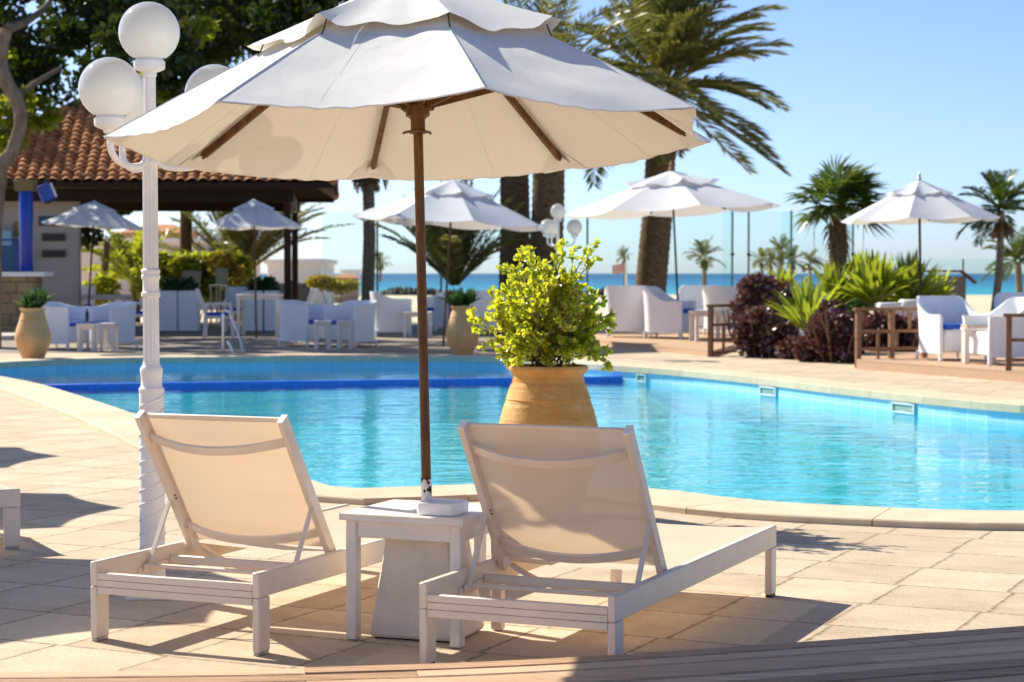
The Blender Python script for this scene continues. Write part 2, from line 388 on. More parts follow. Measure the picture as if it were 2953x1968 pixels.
# coping: raised stone segments
cb=MB();n=len(pool);seg=0
L=[0]
for i in range(n): L.append(L[-1]+np.linalg.norm(pool[(i+1)%n]-pool[i]))
cur=[];nxt=.0
def coping_seg(ids):
    vs=[];fs=[];k=len(ids)
    ins=[];ous=[]
    for q,(i,t) in enumerate(ids):
        a=pool[i%n]*(1-t)+pool[(i+1)%n]*t;b=outer[i%n]*(1-t)+outer[(i+1)%n]*t
        ins.append(a);ous.append(b)
    z0,z1,be=-.05,ZC,.008
    for a,b in zip(ins,ous):
        d=(b-a)/np.linalg.norm(b-a)
        for p,z in((a-d*.03,z0),(a-d*.03,z1-be),(a-d*.03+d*be,z1),(b-d*be,z1),(b,z1-be),(b,z0)): vs.append((p[0],p[1],z))
    for q in range(k-1):
        for j in range(5): fs.append((q*6+j,q*6+j+1,(q+1)*6+j+1,(q+1)*6+j))
    fs.append(tuple(range(6)));fs.append(tuple((k-1)*6+j for j in range(6))[::-1])
    cb.add(vs,fs)
def at_len(s):
    for i in range(n):
        if L[i+1]>=s: return (i,(s-L[i])/(L[i+1]-L[i]))
    return (n-1,1)
s0=0;gap=.006
while s0<L[-1]-.3:
    s1=min(s0+rng.uniform(.85,1.15),L[-1]); coping_seg([at_len(s0+gap/2+(s1-s0-gap)*k/4) for k in range(5)]); s0=s1
cb.build('pool_coping',M['coping'],smooth=False)['kind']='structure'
# basin walls and floor
M['pooltile']=m_tile('pale_blue_pool_tile',(.30,.62,.80),(.25,.56,.77),(.55,.70,.75),.30,.15,axis='uv')
M['floor']=plain('pool_floor_plaster',(.34,.79,.83),.7,.10,.5)
w=MB();ZB=-.62
me=bpy.data.meshes.new('pool_wall');vs=[];fs=[]
for p in pool: vs+= [(p[0],p[1],-.002),(p[0],p[1],ZB)]
for i in range(n): fs.append((2*i,2*((i+1)%n),2*((i+1)%n)+1,2*i+1))
me.from_pydata(vs,[],fs);uv=me.uv_layers.new(name='UVMap')
for i in range(n):
    for k,(q,zz) in enumerate(((L[i],0),(L[i+1],0),(L[i+1],ZB),(L[i],ZB))): uv.data[i*4+k].uv=(q,zz)
me.materials.append(M['pooltile']);o=bpy.data.objects.new('pool_wall',me);link(o);o['kind']='structure'
sheet('pool_floor',[pool],ZB,M['floor'])
# weir between the upper and the main pool
wl=P(60,1111,-.125);wr=P(1945,1085,-.125)
wl2=np.array([wl[0]-3,wl[1]-3*(wr[1]-wl[1])/(wr[0]-wl[0])]);dr=np.array([wr[0]-wl2[0],wr[1]-wl2[1]])
# clip to the pool: intersection of the weir line with the outline
def cross_pts(a,b):
    r=[]
    for i in range(n):
        p,q=pool[i],pool[(i+1)%n];d1=b-a;d2=q-p;den=d1[0]*d2[1]-d1[1]*d2[0]
        if abs(den)<1e-9: continue
        t=((p[0]-a[0])*d2[1]-(p[1]-a[1])*d2[0])/den;u=((p[0]-a[0])*d1[1]-(p[1]-a[1])*d1[0])/den
        if 0<=u<=1: r.append((t,a+d1*t,i))
    return sorted(r,key=lambda z:z[0])
A0=np.array([wl[0],wl[1]]);B0=np.array([wr[0],wr[1]])
cp=cross_pts(A0,B0)
cp=[c for c in cp if -1.5<c[0]<1.8]
c0,c1=cp[0],cp[-1]
u=(B0-A0)/np.linalg.norm(B0-A0);nv=np.array([-u[1],u[0]])
M['weir']=plain('dark_blue_mosaic',(.004,.16,.72),.3,.30,14)
wb=MB();a3=(*(c0[1]-u*.1+nv*.15),0);b3=(*(c1[1]+u*.75+nv*.15),0)
wb.bar((a3[0],a3[1],-.1775),(b3[0],b3[1],-.1775),.24,.105,bev=.01)
wb.build('pool_weir',M['weir'])['kind']='structure'
wb=MB();nn=nv if nv[1]<0 else -nv;A_=np.array(a3[:2]);B_=np.array(b3[:2]);fo=[(A_-nn*.12,-.2305),(A_+nn*.14,-.2305),(A_+nn*1.7,ZB+.002),(A_-nn*.12,ZB+.002)];fo2=[(p+(B_-A_),z) for p,z in fo]
wb.add([(p[0],p[1],z) for p,z in fo+fo2],[(0,1,5,4),(1,2,6,5),(0,4,7,3),(0,1,2,3),(4,5,6,7)]);wb.build('pool_weir_foot',M['floor'])['kind']='structure'
# two sheets of water
up=[c0[1]+nv*.15];mainp=[c0[1]+nv*.15]
def walk(i0,i1):
    out=[];i=(i0+1)%n
    while True:
        out.append(pool[i])
        if i==i1%n: break
        i=(i+1)%n
    return out
w1=walk(c0[2],c1[2]);w2=walk(c1[2],c0[2])
l1=[c0[1]+nv*.15]+w1+[c1[1]+nv*.15];l2=[c1[1]+nv*.15]+w2+[c0[1]+nv*.15]
my=lambda l:np.mean([p[1] for p in l])
upper,lower=(l1,l2) if my(l1)>my(l2) else (l2,l1)
M['water']=m_water('pool_water',(.23,.87,.94)); M['water2']=m_water('upper_pool_water',(.30,.78,.94),9)
def shrink(l): return [p for p in l]
sheet('pool_water',[shrink(lower)],ZW,M['water']);sheet('upper_pool_water',[shrink(upper)],ZU,M['water2'])
# ground beyond the terrace, beach and sea
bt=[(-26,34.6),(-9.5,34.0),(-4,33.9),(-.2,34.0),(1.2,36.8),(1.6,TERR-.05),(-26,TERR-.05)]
sheet('terrace_shade_sheet',[bt],.004,M['shadepave'])  # thin sheet over the same paving, its darker colour paints in the shade
gb=MB()
rows=[(TERR,-.012),(70,-.25),(110,-.8),(200,-1.5),(330,-2.3),(420,-2.9),(700,-5),(2500,-9),(16000,-30)]
xs=[-9000,-2500,-800,-300,-120,-60,-30,0,30,60,120,300,800,2500,9000]
def gz(x,y,z):
    if 60<y<650: z-=.0012*max(-200,min(200,x))*min(1,(y-60)/250)
    return z+(.12*math.sin(x*.21+y*.13)+.1*math.sin(x*.07-y*.31) if 60<y<400 else 0)
gv=[(x,y,gz(x,y,z)) for y,z in rows for x in xs];nx=len(xs)
gb.add(gv,[(j*nx+i,j*nx+i+1,(j+1)*nx+i+1,(j+1)*nx+i) for j in range(len(rows)-1) for i in range(nx-1)])
gb.build('sand_ground',M['sand'])['kind']='structure'
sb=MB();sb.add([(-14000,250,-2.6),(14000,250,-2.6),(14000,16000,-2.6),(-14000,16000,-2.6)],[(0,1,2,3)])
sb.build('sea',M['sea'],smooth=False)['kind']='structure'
# ================================================================ foreground
def rotz(a): return Matrix.Rotation(a,3,'Z')
# boarded deck the picture is taken from: curved boards along its rounded edge
def fore_deck():
    pts=[(-700,1938),(0,1937),(740,1929),(1440,1908),(1980,1875),(2953,1805),(3600,1752)]
    z=.16; e=np.array([P(x,y,z)[:2] for x,y in pts])
    xs=np.linspace(e[0][0],e[-1][0],61); ys=np.interp(xs,e[:,0],e[:,1]); k=np.ones(7)/7
    ys=np.convolve(np.pad(ys,3,mode='edge'),k,'valid')
    C=np.stack([xs,ys],1); T=np.gradient(C,axis=0);T/=np.linalg.norm(T,axis=1)[:,None];N=np.stack([T[:,1],-T[:,0]],1)
    mb=MB();bw=.088;gap=.012
    for b in range(26):
        i=0
        while i<60:
            j=min(60,i+int(rng.integers(14,30)))
            dz=rng.normal(0,.0022)
            d0=b*(bw+gap);d1=d0+bw;vs=[];fs=[];ids=list(range(i,j+1))
            for q in ids:
                c=C[q]; 
                if q==i: c=c+T[q]*.002
                if q==j: c=c-T[q]*.002
                a=c+N[q]*d0;d=c+N[q]*d1;m=.004
                for p,zz in((a,z-.035),(a,z-m),(a+N[q]*m,z+dz),(d-N[q]*m,z+dz),(d,z-m),(d,z-.035)): vs.append((p[0],p[1],zz))
            for q in range(len(ids)-1):
                for h in range(6): fs.append((q*6+h,q*6+(h+1)%6,(q+1)*6+(h+1)%6,(q+1)*6+h))
            fs.append(tuple(range(6)));fs.append(tuple((len(ids)-1)*6+h for h in range(6)))
            mb.add(vs,fs);i=j
    # riser board below the edge
    vs=[];fs=[]
    for q in range(61):
        a=C[q]+N[q]*.03
        vs+=[(a[0],a[1],0.0),(a[0],a[1],z-.036),(a[0]+N[q][0]*.03,a[1]+N[q][1]*.03,z-.036),(a[0]+N[q][0]*.03,a[1]+N[q][1]*.03,0.0)]
    for q in range(60):
        for h in range(4): fs.append((q*4+h,q*4+(h+1)%4,(q+1)*4+(h+1)%4,(q+1)*4+h))
    mb.add(vs,fs)
    mb.build('boarded_deck',M['deck'],smooth=False)['kind']='structure'
fore_deck()
# ---- sun lounger: origin at the rear left foot, x across, y towards the foot end
LW,LL,LH=.742,2.016,.306
def make_lounger(name,label,loc,rz,group):
    t=thing(name,label,'sun lounger',loc,rz,group); wm=M['white']
    for x,s in((.015,-1),(LW-.015,1)):
        MB().box((x,LL/2,LH-.046),(.03,LL,.092)).build('side_rail',wm,t)
        for y in(.041,LL-.041):
            lg=MB().box((x,y,(LH-.0935+.012)/2),(.03,.08,LH-.0935-.012)).build('leg',wm,t)
            MB().box((x,y,.006),(.026,.072,.012),b=.002).build('foot_cap',M['black'] if rng.random()<.3 else M['greymetal'],lg)
    r=MB()
    for z0,z1 in((LH-.068,LH-.042),(LH-.094,LH-.0695),(LH-.122,LH-.0955)): r.box((LW/2,.015,(z0+z1)/2),(LW-.062,.026,z1-z0),b=.0015)
    r.build('rear_crossbar',wm,t)
    MB().box((LW/2,LL-.015,LH-.055),(LW-.062,.028,.07)).build('front_crossbar',wm,t)
    MB().bar((.031,.50,.250),(LW-.031,.50,.250),.022,.034).build('brace_bar',wm,t)
    # reclined back
    hy,hz=.632,.298; ty,tz=.262,.847; d=Vector((0,ty-hy,tz-hz));BL=d.length;d.normalize(); nrm=Vector((0,-.831,-.555)); nrm=(nrm-d*nrm.dot(d)).normalized()
    H0=Vector((0,hy,hz)); up=-nrm
    bk=MB()
    x0,x1=.038,LW-.038
    fr=None
    for x in(x0+.013,x1-.013):
        o=MB().bar(H0+Vector((x,0,0))-d*.03,H0+Vector((x,0,0))+d*BL,.026,.050,up,.003).build('back_post',wm,t)
        MB().bar(H0+Vector((x,0,0))+d*BL,H0+Vector((x,0,0))+d*(BL+.006),.027,.051,up,.002).build('end_cap',M['ceramic'],o)
        b2=MB()
        for q in(.245,.262): b2.tube([H0+Vector((x+(.0135 if x<LW/2 else -.0135),0,0))+d*q+nrm*.008,H0+Vector((x+(.017 if x<LW/2 else -.017),0,0))+d*q+nrm*.008],.004,8)
        b2.build('bolt',M['black'],o)
    MB().bar(H0+Vector((x0+.026,0,0))+d*(BL-.012)-nrm*.016,H0+Vector((x1-.026,0,0))+d*(BL-.012)-nrm*.016,.016,.014,up,.004).build('top_bar',wm,t)
    def strap(q,bow,off=0,hw=.036,th=.013,o=H0,dd=d,nn=nrm):
        m=MB();k=18;vs=[];fs=[]
        for i in range(k+1):
            s=i/k;x=x0+.026+(x1-x0-.052)*s;bw=off+bow*(1-(2*s-1)**2)
            c=o+Vector((x,0,0))+dd*q+nn*bw
            for a,b in((-1,-1),(-1,1),(1,1),(1,-1)): vs.append(c+dd*hw/2*a+nn*th/2*b)
        for i in range(k):
            for h in range(4): fs.append((i*4+h,i*4+(h+1)%4,(i+1)*4+(h+1)%4,(i+1)*4+h))
        fs+= [(0,1,2,3),(k*4,k*4+1,k*4+2,k*4+3)]
        return m.add(vs,fs)
    strap(BL-.105,.075).build('upper_back_strap',wm,t);strap(.105,.075).build('lower_back_strap',wm,t)
    strap(.05,.085,.0,.03,.014,Vector((0,hy,hz-.02)),Vector((0,1,0)),Vector((0,-.25,-.97))).build('seat_strap',wm,t)
    # fabric of the back, hung between the posts and bulging a little backwards
    def bf(u,v):
        x=x0+.024+(x1-x0-.048)*u; q=.012+(BL-.022)*v
        p=H0+Vector((x,0,0))+d*q+nrm*(-.014+.020*(1-(2*u-1)**2)*(1-abs(2*v-1)**3)); return p
    MB().grid(24,20,bf).build('back_fabric',M['textile'],t,fix=False)
    MB().grid(20,20,lambda u,v:(.028+(LW-.056)*u,.655+(LL-.655-.028)*v,LH-.006-.012*(1-(2*u-1)**2))).build('seat_fabric',M['textile'],t,fix=False)
    # stays with the rod they rest on
    for x,s in((.046,1),(LW-.046,-1)):
        a=H0+Vector((x-.0*s,0,0))+d*.25+nrm*.02
        a.x=x
        st=MB().bar(a,(x,.318,.243),.010,.020,(1,0,0),.003); st.box((x,.312,.241),(.014,.034,.03)); st.build('stay',M['greymetal'] if False else wm,t)
        MB().bar((x-.012*s,.27,.232),(x-.012*s,.47,.243),.006,.022).build('ratchet_plate',wm,t)
    MB().tube([(.046,.335,.248),(LW-.046,.335,.248)],.009,10).build('stay_rod',wm,t)
    return t
rl=P(1208,1679.5,LH);ll=P(259.2,1619.2,LH)
g='sun loungers on the paving'
make_lounger('sun_lounger','white framed sun lounger with cream mesh back, just right of the side table',(rl[0],rl[1],0),R(-23.3),g)
make_lounger('sun_lounger','white framed sun lounger with cream mesh back, between the lamp post and the side table',(ll[0],ll[1],0),R(-23.6),g)
# third one, of which only a foot corner enters the picture; it points to the pool
c3=P(60,1583,0);a3=R(-63)
o3=np.array([c3[0],c3[1]])-np.array([math.cos(a3)*LW-math.sin(a3)*LL,math.sin(a3)*LW+math.cos(a3)*LL])
make_lounger('sun_lounger','white sun lounger cut off by the left edge, only its foot corner showing',(o3[0],o3[1],0),a3,g)
# ---- side table, ashtray, umbrella with its stand
TC=(-.33,7.475);TR=R(-22.5);TW,TD,THH=.515,.47,.49
t=thing('side_table','white painted square side table standing between two sun loungers','table',(*TC,0),TR)
# the top has a round hole for the pole
tp=MB();k=32
def sq(a):
    c,s=math.cos(a),math.sin(a);m=min((TW/2)/abs(c) if abs(c)>1e-6 else 9,(TD/2)/abs(s) if abs(s)>1e-6 else 9);return (c*m,s*m)
cor=sorted(set([2*PI*i/k for i in range(k)]+[math.atan2(sy*TD,sx*TW)%(2*PI) for sx in(-1,1) for sy in(-1,1)]))
vs=[];fs=[];kk=len(cor)
for a in cor:
    x,y=sq(a);c,s=.03*math.cos(a),.03*math.sin(a)
    vs+=[(c,s,THH),(x-.004*math.copysign(1,x),y-.004*math.copysign(1,y),THH),(x,y,THH-.004),(x,y,THH-.028),(c,s,THH-.028)]
for i in range(kk):
    j=(i+1)%kk
    for h in range(5): fs.append((i*5+h,j*5+h,j*5+(h+1)%5,i*5+(h+1)%5))
tp.add(vs,fs).build('tabletop',M['whitewood'],t)
for sx in(-1,1):
    MB().box((sx*(TW/2-.042),0,THH-.062),(.02,TD-.125,.066)).build('apron',M['whitewood'],t)
    MB().box((0,sx*(TD/2-.036),THH-.062),(TW-.125,.02,.066)).build('apron',M['whitewood'],t)
    for sy in(-1,1): MB().box((sx*(TW/2-.0405),sy*(TD/2-.0405),(THH-.0285)/2+.002),(.045,.045,THH-.0325)).build('leg',M['whitewood'],t)
as_=P(1275,1489,THH)
at=thing('ashtray','square white ceramic ashtray on the side table beside the umbrella pole','ashtray',(as_[0],as_[1]+.07,THH),TR)
am=MB()
def rsq(h,r,z,k=6):
    o=[]
    for q,(sx,sy) in enumerate(((1,1),(-1,1),(-1,-1),(1,-1))):
        for i in range(k): 
            a=PI/2*q+PI/2*i/(k-1); o.append((sx*(h-r)+r*math.cos(a),sy*(h-r)+r*math.sin(a),z))
    return o
rings=[rsq(.072,.02,0),rsq(.078,.022,.004),rsq(.080,.022,.034),rsq(.078,.02,.046),rsq(.074,.018,.049),rsq(.066,.014,.046),rsq(.060,.012,.012)]
vs=[p for r_ in rings for p in r_];kq=len(rings[0]);fs=[(i*kq+j,i*kq+(j+1)%kq,(i+1)*kq+(j+1)%kq,(i+1)*kq+j) for i in range(len(rings)-1) for j in range(kq)]
fs+=[tuple(range(kq)),tuple((len(rings)-1)*kq+j for j in range(kq))]
am.add(vs,fs).build('dish',M['ceramic'],at)
# ---- parasols
def canopy_fn(r,rise,sag,scal,seed,wr,ru=0,rag=0):
    rr=np.random.default_rng(seed);ph=rr.uniform(0,6.28,24)
    def fn(k,u,v):          # v: 0 rim .. 1 top
        a0=k*PI/4;a1=(k+1)*PI/4
        q=1-v; c0=np.array([math.cos(a0),math.sin(a0)]);c1=np.array([math.cos(a1),math.sin(a1)])
        e=4*u*(1-u)
        p=(c0*(1-u)+c1*u)*r*q*(1-scal*e*q)
        z=rise*(1-q)-sag*e*(q**1.5)*(1-.35*q)+ .02*rise*math.sin(PI*v)
        z+=wr*e*(math.sin(9*v+3*u+ph[k])+.7*math.sin(19*v-5*u+ph[k+8])+.5*math.sin(31*v+9*u+ph[k]))*q*.5+wr*.35*math.sin(46*u+6*v)*(q**7)*e
        return p[0],p[1],z
    return fn
def parasol(name,label,group,base,hub,r,rise,tilt,rot,zpole,canmat,polemat,polr,detail=True,white_sleeve=None,seed=1,finial=None,topz=None):
    """base: foot of the pole (ground), hub: centre of the rim plane"""
    t=thing(name,label,'umbrella',base,0,group)
    b=Vector(base);h=Vector(hub)-b
    axis=Vector((-tilt[0],-tilt[1],1)).normalized()
    X=Vector((1,0,tilt[0])).normalized();Y=axis.cross(X)
    m=Matrix((X,Y,axis)).transposed()@rotz(rot)
    loc=lambda p:h+m@Vector(p)
    apex=loc((0,0,rise))
    foot=Vector((h.x-axis.x/axis.z*(h.z-zpole),h.y-axis.y/axis.z*(h.z-zpole),zpole))
    nseg=14 if detail else 6
    cf=canopy_fn(r,rise,.045*r if detail else .05*r,.035,seed,.0095 if detail else .01)
    c=MB();nu,nv=(16,22) if detail else (8,8)
    for k in range(8):
        def fn(u,v,k=k):
            x,y,z=cf(k,u,v); 
            return loc((x,y,z))
        c.grid(nu,nv,fn)
    # hem
    can=c.build('canopy',canmat,t,fix=False,angle=60)
    bm=bmesh.new();bm.from_mesh(can.data);bmesh.ops.remove_doubles(bm,verts=bm.verts,dist=.0005);bm.to_mesh(can.data);bm.free()
    can.data.polygons.foreach_set('use_smooth',[True]*len(can.data.polygons));can.data.set_sharp_from_angle(angle=R(14 if detail else 20))
    if detail:
        for k in range(8):
            pts=[Vector(loc(cf(k,0,v)))+axis*.0015 for v in np.linspace(.0,.55,16)]
            MB().tube(pts,.0018,6).build('seam',canmat,can,fix=False)
            pts=[Vector(loc(cf(k,u,.0)))+axis*.001 for u in np.linspace(0,1,17)]
            MB().tube(pts,.0028,6).build('hem',canmat,can,fix=False)
            pts=[Vector(loc(cf(k,.36,v)))+axis*.0001 for v in np.linspace(.005,.5,20)]
            MB().tube(pts,.0010,5).build('seam',canmat,can,fix=False)
    # vented cap
    rv=r*(.50 if detail else .40);q0=rv/r
    rr=np.random.default_rng(seed+50);amp=rr.uniform(.5,1.2,8);pz=rr.uniform(0,6.28,8)
    vt=MB()
    for k in range(8):
        def fn(u,v,k=k):
            a=(k+u)*PI/4;a0=k*PI/4;a1=(k+1)*PI/4
            e=4*u*(1-u); q=(1-v)
            rad=rv*q*((1-.05*e))*(1+ (.03*math.sin(5*u*PI+pz[k]))*q**3)
            pol=math.cos(PI/8)/math.cos((u-.5)*PI/4)
            x,y=rad*pol/math.cos(PI/8)*.985*math.cos(a),rad*pol/math.cos(PI/8)*.985*math.sin(a)
            rib=abs(2*u-1)**3
            ampk=amp[k]*(1-u)+amp[(k+1)%8]*u
            z=rise*(1-rad/r)+ (.016+ (.052*rib*ampk -.012*e+.012*math.sin(7*u+pz[k])*e)*q**2.2)*(r/1.18) + .018*r/1.18*(1-q)
            return loc((x,y,z))
        vt.grid(14 if detail else 8,8,fn)
    # short hem folded down at the loose edge
    cap=vt.build('vent_cap',canmat,t,fix=False,angle=60)
    bm=bmesh.new();bm.from_mesh(cap.data);bmesh.ops.remove_doubles(bm,verts=bm.verts,dist=.0005);bm.to_mesh(cap.data);bm.free()
    cap.data.polygons.foreach_set('use_smooth',[True]*len(cap.data.polygons));cap.data.set_sharp_from_angle(angle=R(30))
    # pole and ribs
    if white_sleeve:
        s=foot.lerp(apex,(white_sleeve-zpole)/(apex.z-zpole))
        pl=MB().tube([s,foot.lerp(apex,.98)],polr,18).build('pole',polemat,t)
        sl=MB().tube([foot,s],polr*1.12,18).build('white_sleeve',M['whitewood'],t)
        sp=MB()
        for i in range(14):
            a=rng.uniform(-2.6,-.4);q=s+(apex-foot).normalized()*rng.uniform(-.05,.012);cc=Vector((math.cos(a),math.sin(a),0))
            w_=rng.uniform(.003,.007);tt=Vector((-math.sin(a),math.cos(a),0))
            sp.add([q+cc*polr*1.135+tt*w_*math.cos(b_)+Vector((0,0,1))*w_*1.2*math.sin(b_) for b_ in np.arange(6)*PI/3],[tuple(range(6))])
        sp.build('rust_patch',M['darkwood'],sl,smooth=False)
    else:
        pl=MB().tube([foot,foot.lerp(apex,.98)],polr,10).build('pole',polemat,t)
    if finial is not None:
        f=MB();f.lathe([(.012,0),(.035,.02),(.04,.05),(.022,.075),(.03,.09),(.018,.13),(.002,.15)],12,cap=False);
        f.v=[tuple(apex+Vector(p)*(r/1.3)+Vector((0,0,.0))) for p in f.v];f.build('finial',finial,t)
    ribw,ribh=(.020,.030) if detail else (.03,.035)
    for k in range(8):
        a=k*PI/4;ca,sa=math.cos(a),math.sin(a)
        f0,f1=.05,.905
        def rp(f,dz=0): return loc((ca*r*f,sa*r*f,rise*(1-f)+.02*rise*math.sin(PI*(1-f))-ribh*.62-.012*f**3+dz))
        rb=MB()
        rb.bar(rp(f0),rp(f1),ribw,ribh,axis,.003)
        rb.bar(rp(f1-.002),rp(f1+.012),ribw*.8,ribh*.8,axis,.003)
        ro=rb.build('rib',polemat,t)
        if detail:
            hubp=loc((ca*.05,sa*.05,.13));mid=rp(.52,-.012)
            MB().bar(hubp,mid,.018,.024,axis,.003).build('strut',polemat,ro)
            # reinforcing pocket sewn to the corner
            pk=MB();kk=12
            nrm=(loc((0,0,1))-loc((0,0,0))).normalized()
            def skin(x,y,dz):
                an=math.atan2(y,x)%(2*PI);kx=int(an//(PI/4))%8;q=0
                c0=np.array([math.cos(kx*PI/4),math.sin(kx*PI/4)]);c1=np.array([math.cos((kx+1)*PI/4),math.sin((kx+1)*PI/4)])
                Ainv=np.linalg.solve(np.stack([c0,c1],1),np.array([x,y]));q=Ainv.sum()/r;uu=Ainv[1]/max(Ainv.sum(),1e-6)
                for _ in range(4):
                    e=4*uu*(1-uu);q=Ainv.sum()/(r*(1-.035*e*q))
                zz=cf(kx,uu,1-min(q,1))[2];return (x,y,zz-dz),q
            ring=[]
            cen=np.array([ca,sa])*r
            for ai in range(-8,9):
                for rj in range(5):
                    rad=.125*rj/4; an=a+PI+ai*R(66)/8
                    x,y=cen[0]+rad*math.cos(an)*1.0,cen[1]+rad*math.sin(an)
                    p,q=skin(x,y,.0035); ring.append(loc(p))
            pk.add(ring,[(i*5+j,i*5+j+1,(i+1)*5+j+1,(i+1)*5+j) for i in range(16) for j in range(4)])
            pk.build('corner_patch',canmat,can,fix=False)
            sl_=MB();
            e0,e1=f1-.02,f1+.03
            sl_.bar(rp(f1+.004,-.004),loc((ca*r*.950,sa*r*.950,rise*.05-.018)),.044,.010,axis,.005).build('rib_pocket',canmat,ro)
    if detail:
        hb=MB();hb.lathe([(.020,.02),(.034,.022),(.036,.030),(.028,.036),(.028,.075),(.037,.085),(.046,.088),(.048,.125),(.030,.135),(.021,.14)],20,cap=False)
        for k in range(8):
            a=k*PI/4;hb.box((math.cos(a+.0)*.05,math.sin(a)*.05,.128),(.030,.016,.035),rotz(a))
        for s_ in(-1,1):
            hb.tube([(s_*.03,0,.030),(s_*.046,-.012,.028),(s_*.054,-.022,.025)],.005,8)
        hb.v=[tuple(loc(p)-axis*0.0) for p in hb.v]
        hb.build('hub',polemat,t)
        # cords tying the cap to the ribs
        for k in range(8):
            a=k*PI/4+.015;ca,sa=math.cos(a),math.sin(a);f=.49
            p0=loc((ca*r*f,sa*r*f,rise*(1-f)+.052));p1=loc((ca*r*(f+.03),sa*r*(f+.03),rise*(1-f-.03)+.004))
            MB().tube([p0,p0.lerp(p1,.5)-axis*.008,p1],.0028,6).build('cap_cord',M['black'],cap)
    return t
gp='white parasols round the pool'
HUB=(-.3593,7.465,1.913);TILT=(.0253,-.0706)
fb=(HUB[0]+TILT[0]*(HUB[2]),HUB[1]+TILT[1]*HUB[2],0)
um=parasol('parasol','large cream canvas parasol with brown wooden pole and ribs, over the two sun loungers',gp,(TC[0],TC[1],0),HUB,1.180,.625,TILT,3.3749,.40,M['canopy'],M['brownwood'],.0185,white_sleeve=.615,seed=3)
# heavy stand under the table
st=None
sb_=MB()
def frus(h0,h1,z0,z1,bv=.012):
    vs=[]
    for z,hx,hy in((z0,h0[0]-bv*.6,h0[1]-bv*.6),(z0+bv,h0[0],h0[1]),(z1-bv,h1[0],h1[1]),(z1,h1[0]-bv,h1[1]-bv)):
        for sx,sy in((-1,-1),(1,-1),(1,1),(-1,1)):
            c=min(hx,hy)*.06
            vs+=[(sx*hx-(0 if sx*sy>0 else sx*c),sy*hy-(sy*c if sx*sy>0 else 0),z),(sx*hx-(sx*c if sx*sy>0 else 0),sy*hy-(0 if sx*sy>0 else sy*c),z)]
    fs=[(i*8+j,i*8+(j+1)%8,(i+1)*8+(j+1)%8,(i+1)*8+j) for i in range(3) for j in range(8)]+[tuple(range(8)),tuple(24+j for j in range(8))]
    return vs,fs
sb_.add(*frus((.182,.155),(.128,.112),.008,.40)).build('concrete_base',M['concrete'],um,angle=30);cbk=um.children[-1] if um.children[-1].name.startswith('concrete') else [c for c in um.children if c.name.startswith('concrete')][0];cbk.location=(.003,.01,0);cbk.rotation_euler.z=R(-19)
MB().box((0,0,.004),(.33,.27,.008),b=.001).build('rubber_pad',M['black'],cbk)
MB().tube([(0,0,.39),(0,0,.43)],.03,16).build('pole_socket',M['steel'],cbk)
# three more stand outside the left edge; their shadows lie on the paving
for (x,y),lab in zip(((-4.05,9.95),(-5.31,12.87),(-6.45,16.15)),('whose shadow falls behind the left sun lounger','whose shadow falls left of the lamp post','whose shadow touches the left edge by the pool')):
    parasol('parasol','parasol beyond the left edge, '+lab,gp,(x,y,0),(x,y,1.93),1.18,.62,(0,0),.2,0,M['canopy'],M['brownwood'],.0185,detail=False,seed=9)
